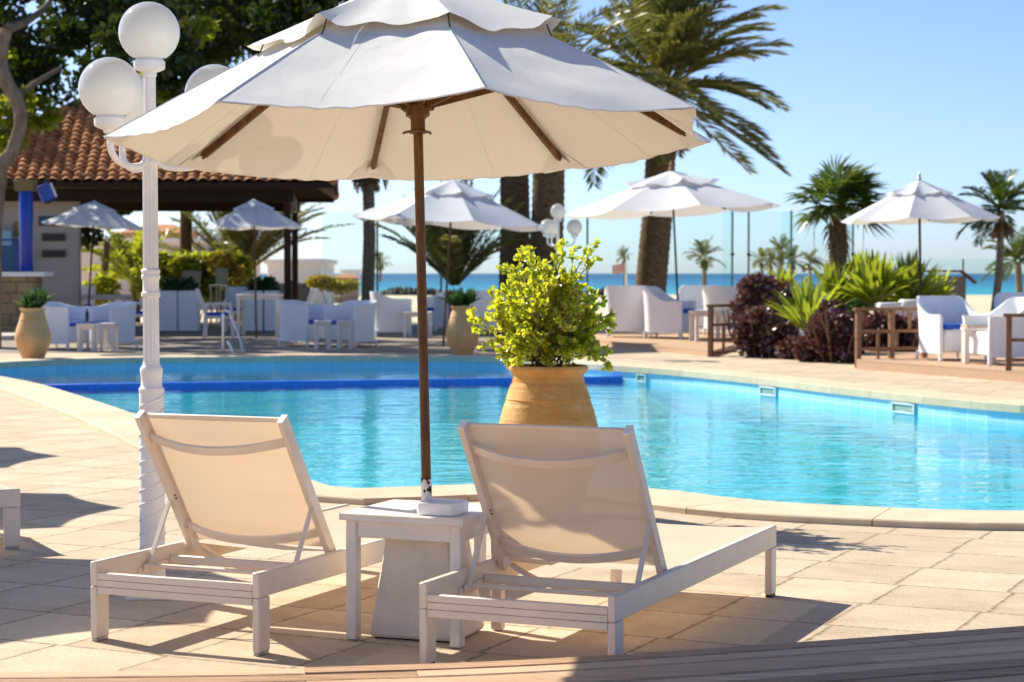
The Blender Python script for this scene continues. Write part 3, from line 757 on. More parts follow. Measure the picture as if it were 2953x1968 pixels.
# ---- globe lamp posts
def lamp(loc,rz,label):
    t=thing('lamp_post',label,'lamp post',loc,rz,'white lamp posts with three globes');wm=M['lampwhite']
    bp=MB().box((0,0,.008),(.20,.20,.016),b=.004);bp.lathe([(.085,.016),(.085,.03),(.062,.045),(.056,.07)],32);bp.build('base_plate',wm,t)
    lo=MB().lathe([(.054,.07),(.0535,.3),(.0525,.86),(.052,.885)],40).build('lower_column',wm,t)
    for s_ in(0,PI):
        h=MB();N=90
        h.tube([(.0535*math.cos(s_+2*PI*i/N*6.5),.0535*math.sin(s_+2*PI*i/N*6.5),.085+.79*i/N) for i in range(N+1)],.0042,6).build('spiral_ridge',wm,lo)
    MB().lathe([(.052,.885),(.054,.89),(.054,.902),(.046,.912),(.0445,.935),(.046,.96),(.0485,.972),(.0485,.988),(.042,.998),(.036,1.008),(.0355,1.02)],36).build('collar',wm,t)
    MB().lathe([(.0355,1.02),(.034,1.30)],72,flute=12,amp=.13).build('shaft',wm,t)
    MB().lathe([(.035,1.295),(.0405,1.30),(.0405,1.315),(.036,1.32),(.0345,1.325),(.0345,1.365),(.037,1.372),(.0405,1.378),(.0405,1.39),(.036,1.397),(.0405,1.402),(.0405,1.412),(.034,1.42)],36).build('collar',wm,t)
    MB().lathe([(.0335,1.42),(.0320,1.865)],72,flute=12,amp=.13).build('shaft',wm,t)
    MB().lathe([(.033,1.86),(.037,1.866),(.037,1.885),(.030,1.895)],36).build('collar',wm,t)
    MB().lathe([(.0275,1.895),(.0265,2.245)],60,flute=10,amp=.10).build('shaft',wm,t)
    MB().lathe([(.028,2.24),(.031,2.246),(.031,2.258),(.026,2.265)],32).build('collar',wm,t)
    def globe(c,par):
        MB().lathe([(.028,-.185),(.03,-.172),(.05,-.165),(.064,-.158),(.067,-.150),(.067,-.125),(.060,-.120),(.058,-.108)],32,c).build('globe_holder',wm,par)
        rr=.130;a0=math.acos(-.112/rr) ;pr=[(rr*math.sin(a),-rr*math.cos(a)) for a in np.linspace(PI-a0+.0,PI-.001,24)]
        pr=[(rr*math.sin(a),rr*math.cos(a)) for a in np.linspace(.002,a0,26)]
        MB().lathe(pr,44,c,cap=False).build('globe',M['globe'],par)
    tp_=t
    globe((0,0,2.432),t)
    for a in(R(245),R(6),R(126)):
        ca,sa=math.cos(a),math.sin(a);R_=.278;pts=[]
        for i in range(17):
            b=PI*i/16; pts.append(((.03+ (R_-.03)*(.5-.5*math.cos(b)))*ca,(.03+(R_-.03)*(.5-.5*math.cos(b)))*sa,1.90-.068*math.sin(b)**.8+.04*(i/16)))
        pts+= [(R_*ca,R_*sa,1.96),(R_*ca,R_*sa,1.99)]
        ar=MB().tube(pts,[.0145]*17+[.0145,.016],12).build('arm',wm,t)
        globe((R_*ca,R_*sa,2.168),ar)
    return t
lx=(435-1476.5)/937*1.4
lp=lamp((lx,8.37,0),0,'white lamp post with three opal globes, behind the left sun lounger')
lp2=copy_tree(lp);lf=Q(1609,800,32.6);lp2.location=(lf[0],32.6,0);lp2.rotation_euler.z=R(-15);lp2['label']='small distant lamp post with white globes, rising behind the yellow-green potted shrub'
# ---- pots
POT=[(.150,0),(.168,.004),(.178,.03),(.215,.12),(.258,.23),(.290,.35),(.297,.43),(.288,.52),(.265,.61),(.245,.665),(.243,.672),(.247,.676),(.243,.682),(.225,.735),(.212,.770),(.2085,.776),(.2105,.782),(.204,.80),(.206,.815),(.222,.832),(.231,.845),(.232,.858),(.224,.868),(.205,.868),(.195,.85),(.190,.80)]
def pot(label,loc,s,mat,group,pieces=48,tap=0):
    t=thing('terracotta_pot',label,'pot',loc,0,group)
    MB().lathe([(r*s*(1-tap*max(0,min(1,(z-.36)/.25))+.04*tap*10*math.exp(-((z-.3)/.15)**2)),z*s) for r,z in POT],pieces,cap=False).build('jar',mat,t,angle=50)
    MB().lathe([(.001,.80*s),(.1*s,.815*s),(.193*s,.80*s)],24,cap=False).build('soil',M['soil'],t)
    return t
pc=Q(1581,1000,11.2);pot('large orange terracotta jar at the pool edge, holding a yellow-green shrub',(pc[0],11.2,0),1.0,M['terracotta'],'terracotta jars with plants',72)
# ---- yellow-green shrub
LEAF=np.array([(0,0,0),(-.17,.30,.05),(-.33,.66,.03),(-.20,.93,-.02),(0,1.02,-.05),(.20,.93,-.02),(.33,.66,.03),(.17,.30,.05),(0,.5,-.06)])
LF=np.array([(0,8,2,1),(8,4,3,2),(0,7,6,8),(8,6,5,4)])
def frames(dirs,rg,roll=None):
    d=dirs/np.linalg.norm(dirs,axis=1)[:,None];r=rg.normal(size=d.shape);x=np.cross(d,r);x/=np.linalg.norm(x,axis=1)[:,None]+1e-9;z=np.cross(x,d);return x,d,z
def leaves(pos,dirs,size,rg,shape=LEAF,faces=LF,xyz=None):
    x,y,z=frames(dirs,rg) if xyz is None else xyz
    s=np.asarray(size)[:,None,None]
    V=pos[:,None,:]+s*(shape[None,:,0:1]*x[:,None,:]+shape[None,:,1:2]*y[:,None,:]+shape[None,:,2:3]*z[:,None,:])
    n=len(shape);Fc=(faces[None]+(np.arange(len(pos))*n)[:,None,None]).reshape(-1,faces.shape[1]);return V.reshape(-1,3),Fc
def shrub(label,base,W_,H_,rg,mat,name='potted_shrub'):
    t=thing(name,label,'shrub',base);sm=MB();LP=[];LD=[];LS=[]
    def rosette(p,d,n):
        sc=rg.uniform(.75,1.15)
        for _ in range(n):
            LP.append(p-d*rg.uniform(0,.022));LD.append(d*rg.uniform(.5,1.3)+Vector(rg.normal(0,.55,3)));LS.append(rg.uniform(.024,.046)*sc)
    def tw(p,d,L,r,lev,target=None):
        pts=[p];k=7 if lev==0 else 4
        for i in range(k):
            if target is not None: d=(d*1.0+(target-p).normalized()*(.25+.12*i)+Vector(rg.normal(0,.10,3))).normalized()
            else: d=(d+Vector(rg.normal(0,.16,3))+Vector((0,0,.07))).normalized()
            p=p+d*L/k;pts.append(p)
            if lev==0 and i>=2:
                for _ in range(2 if i>3 else 1): tw(p,(d+Vector(rg.normal(0,.65,3))).normalized(),L*rg.uniform(.16,.34),r*.55,1)
            elif lev==1 and i>=1 and rg.random()<.55: tw(p,(d+Vector(rg.normal(0,.7,3))).normalized(),L*rg.uniform(.35,.6),r*.6,2)
            if lev>=1 and i>=1 and rg.random()<.75: rosette(p,d,2)
        rosette(p,d,int(rg.integers(5,8)))
        sm.tube(pts,[r*(1-.09*i) for i in range(len(pts))],5,cap=False)
    N=44
    for i in range(N):
        a=i*2.39996+rg.normal(0,.2);u=((i+.5)/N)
        th=math.acos(1-u*1.12)                       # 0 = straight up, past 90 deg at the skirt
        th=min(th,1.66)
        R_=rg.uniform(.68,.90) if i%5 else rg.uniform(.92,1.02)
        tg=Vector((W_/2*math.sin(th)*math.cos(a),W_/2*math.sin(th)*math.sin(a),.26*H_+(H_*.74)*math.cos(th)*(1 if math.cos(th)>0 else .6)))*R_
        tg.z+=rg.normal(0,.03)
        st=Vector((rg.normal(0,.045),rg.normal(0,.045),0));dv=tg-st
        d=(Vector((dv.x*.45,dv.y*.45,abs(dv.z)+.22))).normalized()
        tw(st,d,dv.length*1.02,.0055*rg.uniform(.7,1.3),0,tg)
    sm.build('stems',M['stem'],t,fix=False)
    V,Fc=leaves(np.array(LP),np.array(LD),np.array(LS),rg)
    from_np('foliage',V,Fc,mat,t,True);return t
shrub('yellow-green small-leaved shrub growing in the big orange jar',(pc[0],11.2,.80),.70,.66,np.random.default_rng(21),M['shrub'])
# ================================================================ far side
rg=np.random.default_rng(5)
def gp_(px,py,z=0): return P(px,py,z)
# ---- furniture
def wicker(label,loc,rz,s,group,cush=True,arm=.62):
    t=thing('wicker_armchair',label,'armchair',loc,rz,group)
    w,d=.72*s,.72*s; zt=.86*s; N=33
    # wrap-round shell: arms sweep up into the back
    pts=[]
    def outline(u,k):      # u -1..1 from one arm front round the back to the other
        a=u*PI*.5; 
        if abs(u)>.52:
            sg=1 if u>0 else -1;f=(abs(u)-.52)/.48
            return sg*w/2*k*(1+.02*f),d*.16-f*(d*.66)
        b=u/.52*PI/2; return math.sin(b)*w/2*k,d*.16+math.cos(b)**.8*d*.34*(2-1/k if False else 1)*k
    def top(u):
        f=max(0,(abs(u)-.30)/.42); f=min(1,f); f=f*f*(3-2*f); return zt-(zt-arm*s)*f
    vs=[];fs=[];lev=6
    for i in range(N):
        u=-1+2*i/(N-1);zz=top(u)
        for k,(th,rev) in enumerate(((1.0,0),(.91,1))):
            for l in range(lev):
                q=l/(lev-1);q=1-q if rev else q
                z=.10*s+(zz-.10*s)*q; fl=1+.10*(q-.35)**2+ (.05*(q**3)); 
                x,y=outline(u,th); vs.append((x*fl,y*(1+.12*q**2*(1 if y>0 else .3)),z))
    m=2*lev
    for i in range(N-1):
        for j in range(m): fs.append((i*m+j,i*m+(j+1)%m,(i+1)*m+(j+1)%m,(i+1)*m+j))
    fs+=[tuple(range(m)),tuple((N-1)*m+j for j in range(m))]
    MB().add(vs,fs).build('shell',M['wicker'],t,angle=50)
    MB().box((0,-.10*s,.27*s),(w*.86,d*.72,.30*s),b=.02).build('seat',M['wicker'],t)
    if cush: MB().box((0,-.12*s,.455*s),(w*.82,d*.66,.07*s),b=.025).build('cushion',M['blue'],t)
    for sx in(-1,1):
        x_,y_=outline(sx,.955); MB().bar((x_*1.02,y_+.02,0),(x_*1.04,y_+.02,(arm-.02)*s),.055*s,.05*s,(1,0,0),.012).build('arm_post',M['wicker'],t)
        MB().box((sx*w*.455,-.10*s,.20*s),(.012,d*.5,.012)).build('side_rail',M['wicker'],t)
        for y in(.40,): MB().tube([(sx*w*.43,y*d,.13*s),(sx*w*.45,y*d*1.04,0)],[.028*s,.018*s],8).build('leg',M['wicker'],t)
    return t
def dining(label,loc,rz,s,group):
    t=thing('dining_armchair',label,'chair',loc,rz,group);wm=M['whitewood']
    w,d=.56*s,.56*s
    for sx in(-1,1):
        MB().bar((sx*w/2,-d/2,0),(sx*w/2,-d/2+.05*s,.655*s),.05*s,.055*s,(1,0,0)).build('front_leg',wm,t)
        MB().bar((sx*w/2,d/2-.02,0),(sx*w/2,d/2-.05*s,.50*s),.05*s,.06*s,(1,0,0)).build('rear_leg',wm,t)
        MB().bar((sx*w/2,d/2-.055*s,.47*s),(sx*w/2,d/2+.12*s,.94*s),.045*s,.055*s,(1,0,0)).build('back_post',wm,t)
        MB().bar((sx*w/2,-d/2+.02*s,.67*s),(sx*w/2,d/2+.02*s,.655*s),.06*s,.04*s,(0,0,1)).build('armrest',wm,t)
    MB().box((0,0,.41*s),(w,d*.95,.06*s)).build('seat',wm,t)
    MB().box((0,-.01*s,.47*s),(w*.88,d*.86,.06*s),b=.02).build('cushion',M['blue'],t)
    b=MB()
    def bf(u,v): return ((-.5+u)*w*.92,d/2-.045*s+.165*s*v+.0,(.50+.43*v)*s)
    b.grid(4,4,bf);k=len(b.v);b.v+= [(x,y+.02*s,z) for x,y,z in b.v];b.f+=[tuple(i+k for i in f) for f in b.f[:]]
    b.bar((-w/2,d/2+.12*s,.93*s),(w/2,d/2+.12*s,.93*s),.03*s,.05*s);b.bar((-w/2,d/2-.03*s,.53*s),(w/2,d/2-.03*s,.53*s),.03*s,.04*s)
    b.build('backrest',M['wicker'],t); return t
def table(name,label,loc,rz,w,d,h,group,lt=.05,top=.04):
    t=thing(name,label,'table',loc,rz,group);wm=M['whitewood']
    MB().box((0,0,h-top/2),(w,d,top)).build('tabletop',wm,t)
    for s_ in(-1,1):
        MB().box((0,s_*(d/2-.05),h-top-.035),(w-.1,.02,.066)).build('apron',wm,t)
        for q in(-1,1): MB().box((s_*(w/2-lt*.7),q*(d/2-lt*.7),(h-top)/2-.001),(lt,lt,h-top-.002)).build('leg',wm,t)
    return t
GA='white wicker armchairs on the far terrace';GD='white dining armchairs on the far terrace';GT='low white side tables on the far terrace'
def LV(px,py): return (*P(px,py,0)[:2],0)
def span(px,py):   # metres per pixel at a ground point
    return P(px,py,0)[1]/F
wicker('white wicker armchair with blue cushion, right beside the terracotta jar by the bar',LV(178,1006),R(72),1.0,GA,True,.775)
wicker('white wicker armchair with its low back to the bar tables, close behind the lamp post',LV(327,1003),R(-40),1.0,GA,True,.775)
table('low_table','left low white table of the pair between armchairs near the bar, bottle on it',LV(252,1014),R(3),.33,.40,.50,GT,.055)
table('low_table','right low white table of the pair between armchairs near the bar, nothing on it',LV(316,1012),R(-2),.28,.40,.50,GT,.055)
bo=LV(252,1008);b=thing('bottle','dark glass bottle with pale top standing on the low table near the bar','bottle',(bo[0],bo[1],.50))
MB().lathe([(.001,0),(.034,.002),(.036,.02),(.036,.16),(.015,.21),(.014,.26)],14,cap=False).build('glass_body',M['shade'],b);MB().lathe([(.016,.25),(.017,.29),(.001,.295)],10,cap=False).build('cap',M['ceramic'],b)
wicker('white wicker armchair under the pavilion eave, turned right to two low tables',LV(868,998),R(66),1.02,GA,True,.775)
wicker('white wicker armchair at the right end of the group by the pavilion post',LV(1018,1000),R(-38),1.02,GA,True,.775)
table('low_table','left low white table between the armchairs in front of the pavilion post',LV(931,1006),R(2),.32,.40,.52,GT,.06)
table('low_table','right low white table between the armchairs in front of the pavilion post',LV(996,1006),R(-2),.30,.40,.52,GT,.06)
dining('white dining armchair in side view with blue seat pad, left of the dining table',LV(630,976),R(96),1.12,GD)
dining('white dining armchair behind the dining table, its back panel above the tabletop',LV(690,956),R(4),1.12,GD)
dining('white dining armchair on the right of the dining table, partly behind a wicker armchair',LV(850,974),R(-94),1.12,GD)
table('dining_table','square white dining table with the parasol pole passing behind it, by the pavilion',LV(750,968),R(0),.96,.9,.93,'white dining tables',.075,.05)
table('dining_table','white dining table behind the armchairs next to the bar wall',LV(296,950),R(0),1.3,.95,.86,'white dining tables',.07,.05)
dining('white dining armchair right of the table by the bar, half hidden by the lamp post',LV(398,968),R(-92),1.1,GD)
dining('white dining armchair behind the table next to the bar wall, left of the parasol pole',LV(238,936),R(8),1.1,GD)
wicker('white wicker armchair seen from its side, just left of the tall brown parasol pole',LV(1128,972),R(96),1.16,GA,True,.72)
wicker('white wicker armchair facing left over a low table, behind the pale terracotta jar',LV(1274,955),R(-60),1.15,GA,True,.72)
table('low_table','low white table behind the tall brown parasol pole, partly covered by blue cushions',LV(1205,974),R(0),.62,.6,.56,GT,.06)
wicker('white wicker armchair with its back to the pool, left of the yellow-green shrub',LV(1402,968),R(176),1.18,GA,True,.72)
wicker('white wicker armchair hidden behind the yellow-green shrub, only slivers showing',LV(1560,966),R(178),1.18,GA,True,.72)
# ---- timber platforms on the right with their rails
def platform(name,quad,h,mat):
    mb=MB();q=[np.array(p) for p in quad];e=.03
    mb.add([(p[0],p[1],0) for p in q]+[(p[0],p[1],h-.012) for p in q],[(0,1,5,4),(1,2,6,5),(2,3,7,6),(3,0,4,7)])
    nb=int(np.linalg.norm(q[3]-q[0])/.14)
    for i in range(nb):
        a=i/nb;b_=(i+.93)/nb
        A=q[0]+(q[3]-q[0])*a;B=q[1]+(q[2]-q[1])*a;C=q[1]+(q[2]-q[1])*b_;D=q[0]+(q[3]-q[0])*b_
        mb.add([(p[0],p[1],z) for z in(h-.02,h) for p in(A,B,C,D)],[(0,1,2,3),(4,5,6,7),(0,1,5,4),(1,2,6,5),(2,3,7,6),(3,0,4,7)])
    mb.build(name,mat,smooth=False)['kind']='structure'
p0=P(1774,1002,0)[:2];p1=P(2052,1030,0)[:2];
platform('low_timber_platform',[p0,p1,p1+np.array([2.2,9]),p0+np.array([-2.5,9])],.10,M['stepwood'])
p2=P(2470,1065,0)[:2];p3=P(2905,1100,0)[:2];ex=(p3-p2)*1.9+p2
platform('right_timber_platform',[p2,ex,ex+np.array([5,9]),p2+np.array([1.6,9])],.135,M['stepwood'])
M['white2']=M['wicker']
D1=.10;D2=.135
def LD_(px,py,z): return tuple(P(px,py,z))
wicker('white wicker armchair with its back to the pool, right of the yellow-green shrub',LD_(1812,972,D1),R(172),1.22,GA,False)
wicker('white wicker armchair turned right with a blue cushion, left of the first railing',LD_(1925,976,D1),R(68),1.2,GA)
wicker('white wicker armchair behind a low table, close to the first railing',LD_(2010,960,D1),R(-18),1.2,GA,False)
table('low_table','low white table left of the first brown railing',LD_(2040,984,D1),R(8),.62,.55,.58,GT,.07)
wicker('white wicker armchair partly covered by the first railing and the purple hedge',LD_(2095,968,D1),R(160),1.2,GA,False)
wicker('large white wicker armchair with blue cushion facing the pool, on the right platform',LD_(2738,1038,D2),R(20),1.08,GA)
table('low_table','low table with a brown wooden top between the armchairs on the right platform',LD_(2822,1048,D2),R(-8),.46,.5,.50,GT,.07)
wicker('white wicker armchair seen from its side, behind the railing at the right edge',LD_(2890,1050,D2),R(-78),1.08,GA,False)
wicker('white wicker armchair farther back, cut off by the right edge',LD_(2945,1012,D2),R(-12),1.1,GA,False)
tt=LD_(2822,1048,D2);tr=thing('wooden_tray','brown wooden tray lying on the low table on the right platform','tray',(tt[0],tt[1],D2+.5))
MB().box((0,0,.012),(.42,.36,.02)).build('tray_bottom',M['stepwood'],tr);
for s_ in(-1,1): MB().box((s_*.205,0,.03),(.012,.36,.035)).build('tray_edge',M['stepwood'],tr)
def railing(label,a,b,h,z,posts=2):
    a=np.array([*a[:2],z]);b=np.array([*b[:2],z]);L_=np.linalg.norm(b-a);t=thing('wooden_railing',label,'railing',a,math.atan2(b[1]-a[1],b[0]-a[0]),'brown timber railings beside the platforms')
    m=M['railwood']
    for i in range(posts): MB().box((L_*i/(posts-1),0,(h-.03)/2-z/2),(.075,.075,h-.03+z)).build('post',m,t)
    MB().box((L_/2,0,h-.006),(L_+.14,.10,.045)).build('handrail',m,t)
    for q in(.62,.32,.08): MB().box((L_/2,0,h*q),(L_-.08,.04,.045)).build('crossrail',m,t)
    for q,lo,hi in((.30,.08,.62),(.58,.32,.62),(.78,.62,.96)): MB().box((L_*q,0,h*(lo+hi)/2),(.045,.035,h*(hi-lo)-.05)).build('baluster',m,t)
    return t
r0=P(2049,1030,0);rr1=Q(2170,1000,r0[1]+1.2);railing('brown timber railing in front of the purple hedge, at the corner of the low platform',r0,rr1,.86,0)
r0=P(2474,1062,0);rr1=Q(2665,1000,r0[1]+.4);railing('brown timber railing in front of the hedge, left of the large armchair',r0,rr1,.87,0,3)
r0=P(2908,1099,0);railing('brown timber railing cut off by the right edge',r0,(r0[0]+1.3,r0[1]-.25,0),.86,0)
# ---- far parasols
def far_par(label,x0,x1,yr,ya,px,Y,rot,seed,pm,fin=None,g=gp):
    r=(x1-x0)/2*Y/F;c=Q((x0+x1)/2,yr,Y);a=Q(px,ya,Y);f=Q(px,900,Y)
    tx=-(a[0]-c[0])/(a[2]-c[2])
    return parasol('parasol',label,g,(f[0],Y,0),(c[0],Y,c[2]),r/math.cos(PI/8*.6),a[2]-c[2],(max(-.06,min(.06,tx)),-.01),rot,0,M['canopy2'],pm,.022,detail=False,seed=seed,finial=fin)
M['polewhite']=M['greymetal']
far_par('small white parasol in front of the grey bar wall',125,412,652,583,280,42.4,.35,11,M['darkwood'])
far_par('small white parasol over the dining table under the pavilion',597,870,656,578,732,41.6,.2,12,M['brownwood'])
far_par('white parasol directly behind the tall brown pole',1017,1582,642,524,1310,37,.25,13,M['brownwood'])
far_par('widest white parasol, in front of the big date palm trunk',1628,2256,607,500,1937,39.6,.15,14,M['darkwood'],M['railwood'])
far_par('white parasol with a grey finial, over the right platform',2430,2874,634,524,2651,33.5,.45,15,M['darkwood'],M['greymetal'])
# ---- jars with spiky plants on the far side
def strap_leaves(name,n,base,L,w,spread,rg,droop,mat,parent,seg=5,up=.2):
    V=[];Fc=[]
    for i in range(n):
        a=rg.uniform(0,2*PI);th=rg.uniform(.05,spread);d=np.array([math.sin(th)*math.cos(a),math.sin(th)*math.sin(a),math.cos(th)]);p=np.array(base)+np.array([math.cos(a),math.sin(a),0])*rg.uniform(0,.05)
        l=L*rg.uniform(.65,1.1);side=np.cross(d,[0,0,1.0]);side/=np.linalg.norm(side)+1e-9;side=side+rg.normal(0,.25,3);ww=w*rg.uniform(.7,1.2);o=len(V)
        for s in range(seg+1):
            q=s/seg;wd=ww*(math.sin(PI*min(1,(q*.85+.15)))**.8);V+= [p-side*wd/2,p+side*wd/2]
            d=d+np.array([0,0,-droop*q]);d/=np.linalg.norm(d);p=p+d*l/seg
        Fc+=[(o+2*s,o+2*s+1,o+2*s+3,o+2*s+2) for s in range(seg)]
    return from_np(name,np.array(V),np.array(Fc),mat,parent,True)
def farpot(px,py,labp,labq,seed):
    b=P(px,py,0);pot(labp,(b[0],b[1],0),.97,M['palepot'],'terracotta jars with plants',48,.10)
    t=thing('potted_plant',labq,'plant',(b[0],b[1],.80))
    r_=np.random.default_rng(seed)
    st=MB()
    tops=[]
    for i in range(7):
        a=r_.uniform(0,6.28);q=(.16*math.cos(a)*r_.uniform(.4,1),.10*math.sin(a),r_.uniform(.02,.10));st.tube([(q[0]*.4,q[1]*.4,-.02),q],.015,6);tops.append(q)
    st.build('stems',M['stem'],t)
    V=[];Fl=[]
    mb=[]
    for q in tops: mb.append(strap_leaves('leaves',22,q,.30,.055,1.15,r_,.10,M['agave'],t,4))
    # one crown of leaves
    bm=bmesh.new()
    for o in mb: bm.from_mesh(o.data)
    me=bpy.data.meshes.new('leaf_crown');bm.to_mesh(me);bm.free();me.materials.append(M['agave'])
    for o in mb: bpy.data.objects.remove(o)
    oo=bpy.data.objects.new('leaf_crown',me);link(oo,t)
farpot(96,1039,'pale terracotta jar on the far pool edge, in front of the stone bar','dark green spiky plant in the jar in front of the stone bar',31)
farpot(1334,1025,'pale terracotta jar on the far pool edge, left of the yellow-green shrub','dark green spiky plant in the far jar left of the yellow-green shrub',32)
# ---- pool ladder
la=P(655,1012,.0);t=thing('pool_ladder','bent steel handrails of the pool ladder on the far edge','ladder',(0,0,0))
def LQ(px,py,Y): return tuple(Q(px,py,Y))
yb=la[1]
MB().tube([(Q(643,1010,yb)[0],yb,0),LQ(643,905,yb),LQ(650,897,yb-.1),LQ(662,900,yb-.2),LQ(676,935,yb-.5),LQ(694,980,yb-.8),LQ(702,1015,yb-1.0),LQ(699,1050,yb-1.1),LQ(694,1066,yb-1.15),LQ(708,1072,yb-1.2)],.024,10).build('handrail',M['steel'],t)
MB().tube([LQ(656,985,yb-.7),LQ(668,1005,yb-.9),LQ(678,1035,yb-1.1),LQ(684,1058,yb-1.2),LQ(670,1073,yb-1.5)],.024,10).build('handrail',M['steel'],t)
# ---- skimmers in the right pool wall
def skimmer(px0,px1,py0,label):
    pc_=(px0+px1)/2
    best=None
    for i in range(n):
        a,b=pool[i],pool[(i+1)%n]
        for q in(a,(a+b)/2):
            if q[1]<19: continue
            x=1476.5+F*q[0]/q[1]
            if best is None or abs(x-pc_)<best[0]: best=(abs(x-pc_),q,(b-a)/np.linalg.norm(b-a))
    q,d=best[1],best[2];nrm=np.array([d[1],-d[0]])
    if nrm@(-q)<0: nrm=-nrm
    if d[0]<0: d=-d
    w=(px1-px0)*q[1]/F/abs(d[0])*.66;h=.125;zc=-.125
    t=thing('pool_skimmer',label,'skimmer',(*(q+nrm*.012),zc),math.atan2(d[1],d[0]),'white skimmer openings in the pool wall')
    for s_ in(-1,1):
        MB().box((s_*(w/2-.018),0,0),(.036,.03,h)).build('frame_side',M['skimframe'],t)
        MB().box((0,0,s_*(h/2-.013)),(w-.074,.03,.026)).build('frame_rail',M['skimframe'],t)
    MB().box((0,.006,0),(w-.074,.012,h-.074)).build('flap',M['skimgreen'],t)
M['skimframe']=plain('greyed_white_plastic',(.50,.58,.60),.5,.1,10);M['skimgreen']=plain('greenish_flap',(.22,.34,.28),.4,.3,10)
skimmer(1840,1880,1066,'small white-framed skimmer at the far corner of the pool');skimmer(2185,2238,1100,'white-framed skimmer in the middle of the right pool wall');skimmer(2588,2655,1140,'nearest white-framed skimmer in the right pool wall')
# ---- pavilion with clay tile roof
PR=R(5);pcx,pcy,_=Q(425,600,50.3);t=thing('pavilion','open pavilion with hipped clay tile roof and dark timber posts, left of the pool','pavilion',(pcx,50.3,0),PR)
Wd=4.85;ze=3.50;za=6.52;PW=3.70
def roof_face(k):
    Sl=math.hypot(Wd,za-ze);du=.265/7;nu=int(2*Wd/du);rows=26;sub=3;V={};vs=[];fs=[]
    ca,sa=math.cos(k*PI/2),math.sin(k*PI/2);jit=np.random.default_rng(k).normal(0,.012,(rows+1,60))
    nrm=Vector((0,-(za-ze),Wd)).normalized()
    nv=rows*sub
    def pt(i,j,e):
        key=(i,j,e)
        if key in V: return V[key]
        u=-Wd+i*du;row=j//sub;v=(j/nv); fr=(j-row*sub)/sub
        if e: row-=1;fr=1
        col=int((u+Wd)/.265);
        w=abs(math.cos(PI*(u+Wd)/.265)); h=.09*(w**.8)+.055*(1-fr)+jit[max(0,row)][col%60]
        y=-Wd+Wd*v;z=ze+(za-ze)*v
        x=u;p=Vector((x,y,z))+nrm*h
        vs.append((p.x*ca-p.y*sa,p.x*sa+p.y*ca,p.z));V[key]=len(vs)-1;return V[key]
    for j in range(nv):
        lim=Wd*(1-j/nv)+.04
        for i in range(nu):
            u=-Wd+(i+.5)*du
            if abs(u)<lim:
                e=1 if (j+1)%sub==0 else 0
                fs.append((pt(i,j,0),pt(i+1,j,0),pt(i+1,j+1,e),pt(i,j+1,e)))
                if e and j+1<nv: fs.append((pt(i,j+1,1),pt(i+1,j+1,1),pt(i+1,j+1,0),pt(i,j+1,0)))
    return vs,fs
rf=MB()
for k in(0,1,3): rf.add(*roof_face(k))
rf.add([(-Wd,Wd,ze),(Wd,Wd,ze),(0,0,za)],[(0,1,2)])
ro=rf.build('tiled_roof',M['rooftile'],t,angle=60,fix=False)
for sx in(-1,1):
    for sy in(-1,1):
        h=MB()
        for i in range(17):
            a=Vector((sx*Wd,sy*Wd,ze)).lerp(Vector((0,0,za)),i/17)+Vector((0,0,.07));b=Vector((sx*Wd,sy*Wd,ze)).lerp(Vector((0,0,za)),(i+1.12)/17)+Vector((0,0,.085))
            h.tube([a,b],[.12,.095],10)
        h.build('hip_ridge',M['rooftile'],ro)
uf=MB();uf.add([(-Wd+.03,-Wd+.03,ze-.02),(Wd-.03,-Wd+.03,ze-.02),(Wd-.03,Wd-.03,ze-.02),(-Wd+.03,Wd-.03,ze-.02),(0,0,za-.12)],[(0,1,4),(1,2,4),(2,3,4),(3,0,4)])
uf.build('roof_boards',M['darkwood'],t,smooth=False)
for s_ in(-1,1):
    MB().box((0,s_*PW,ze-.24),(2*PW+.3,.18,.30)).build('beam',M['darkwood'],t);MB().box((s_*PW,0,ze-.24),(.18,2*PW-.19,.30)).build('beam',M['darkwood'],t)
    MB().box((0,s_*(Wd-.05),ze-.03),(2*Wd-.1,.05,.13)).build('fascia',M['darkwood'],t)
for sx,sy in((1,-1),(1,1),(-1,1)): MB().box((sx*PW,sy*PW,(ze-.40)/2),(.17,.17,ze-.40)).build('post',M['brownpost'] if 'brownpost' in M else M['darkwood'],t)
for i in range(-9,10): MB().bar((i*.51,-Wd+.06,ze-.045),(i*.51,-3.75,ze+.55),.06,.09).build('rafter',M['darkwood'],t)
# ---- bar under the pavilion: wall, stone counter, column
bw=thing('bar_wall','grey plastered bar wall with an edge beside the small parasol','wall',(Q(164,700,47.5)[0],47.5,0))
x0=Q(-260,700,47.5)[0]-bw.location.x;x1=Q(226,700,47.5)[0]-bw.location.x
MB().box(((x0+x1)/2,  .15,1.65),(x1-x0,.3,3.3),b=.01).build('wall_panel',M['greywall'],bw)
bc=thing('bar_counter','rubble stone bar counter with a white top at the left edge','bar counter',(Q(0,800,43.5)[0],43.5,0))
e1=Q(104,800,43.5)[0]-bc.location.x
MB().box(((e1-4)/2,.3,.66),(e1+4,.6,1.32),b=.015).build('stone_front',M['stone'],bc);e2=Q(128,800,43.3)[0]-bc.location.x
MB().box(((e2-4)/2,.25,1.375),(e2+4,.85,.11),b=.012).build('countertop',M['ceramic'],bc)
MB().box(((e1-4)/2+.1,-1.6,.05),(e1+4.3,3.18,.10),b=.015).build('step',M['greywall'],bc)
cl=thing('blue_column','round glossy blue column standing on the bar counter','column',(Q(77,800,44)[0],44,1.43))
MB().lathe([(.15,0),(.157,.02),(.157,1.80),(.15,1.82)],36).build('shaft',M['bluecol'],cl);MB().box((0,0,1.945),(.42,.42,.25)).build('capital',M['olive'],cl)
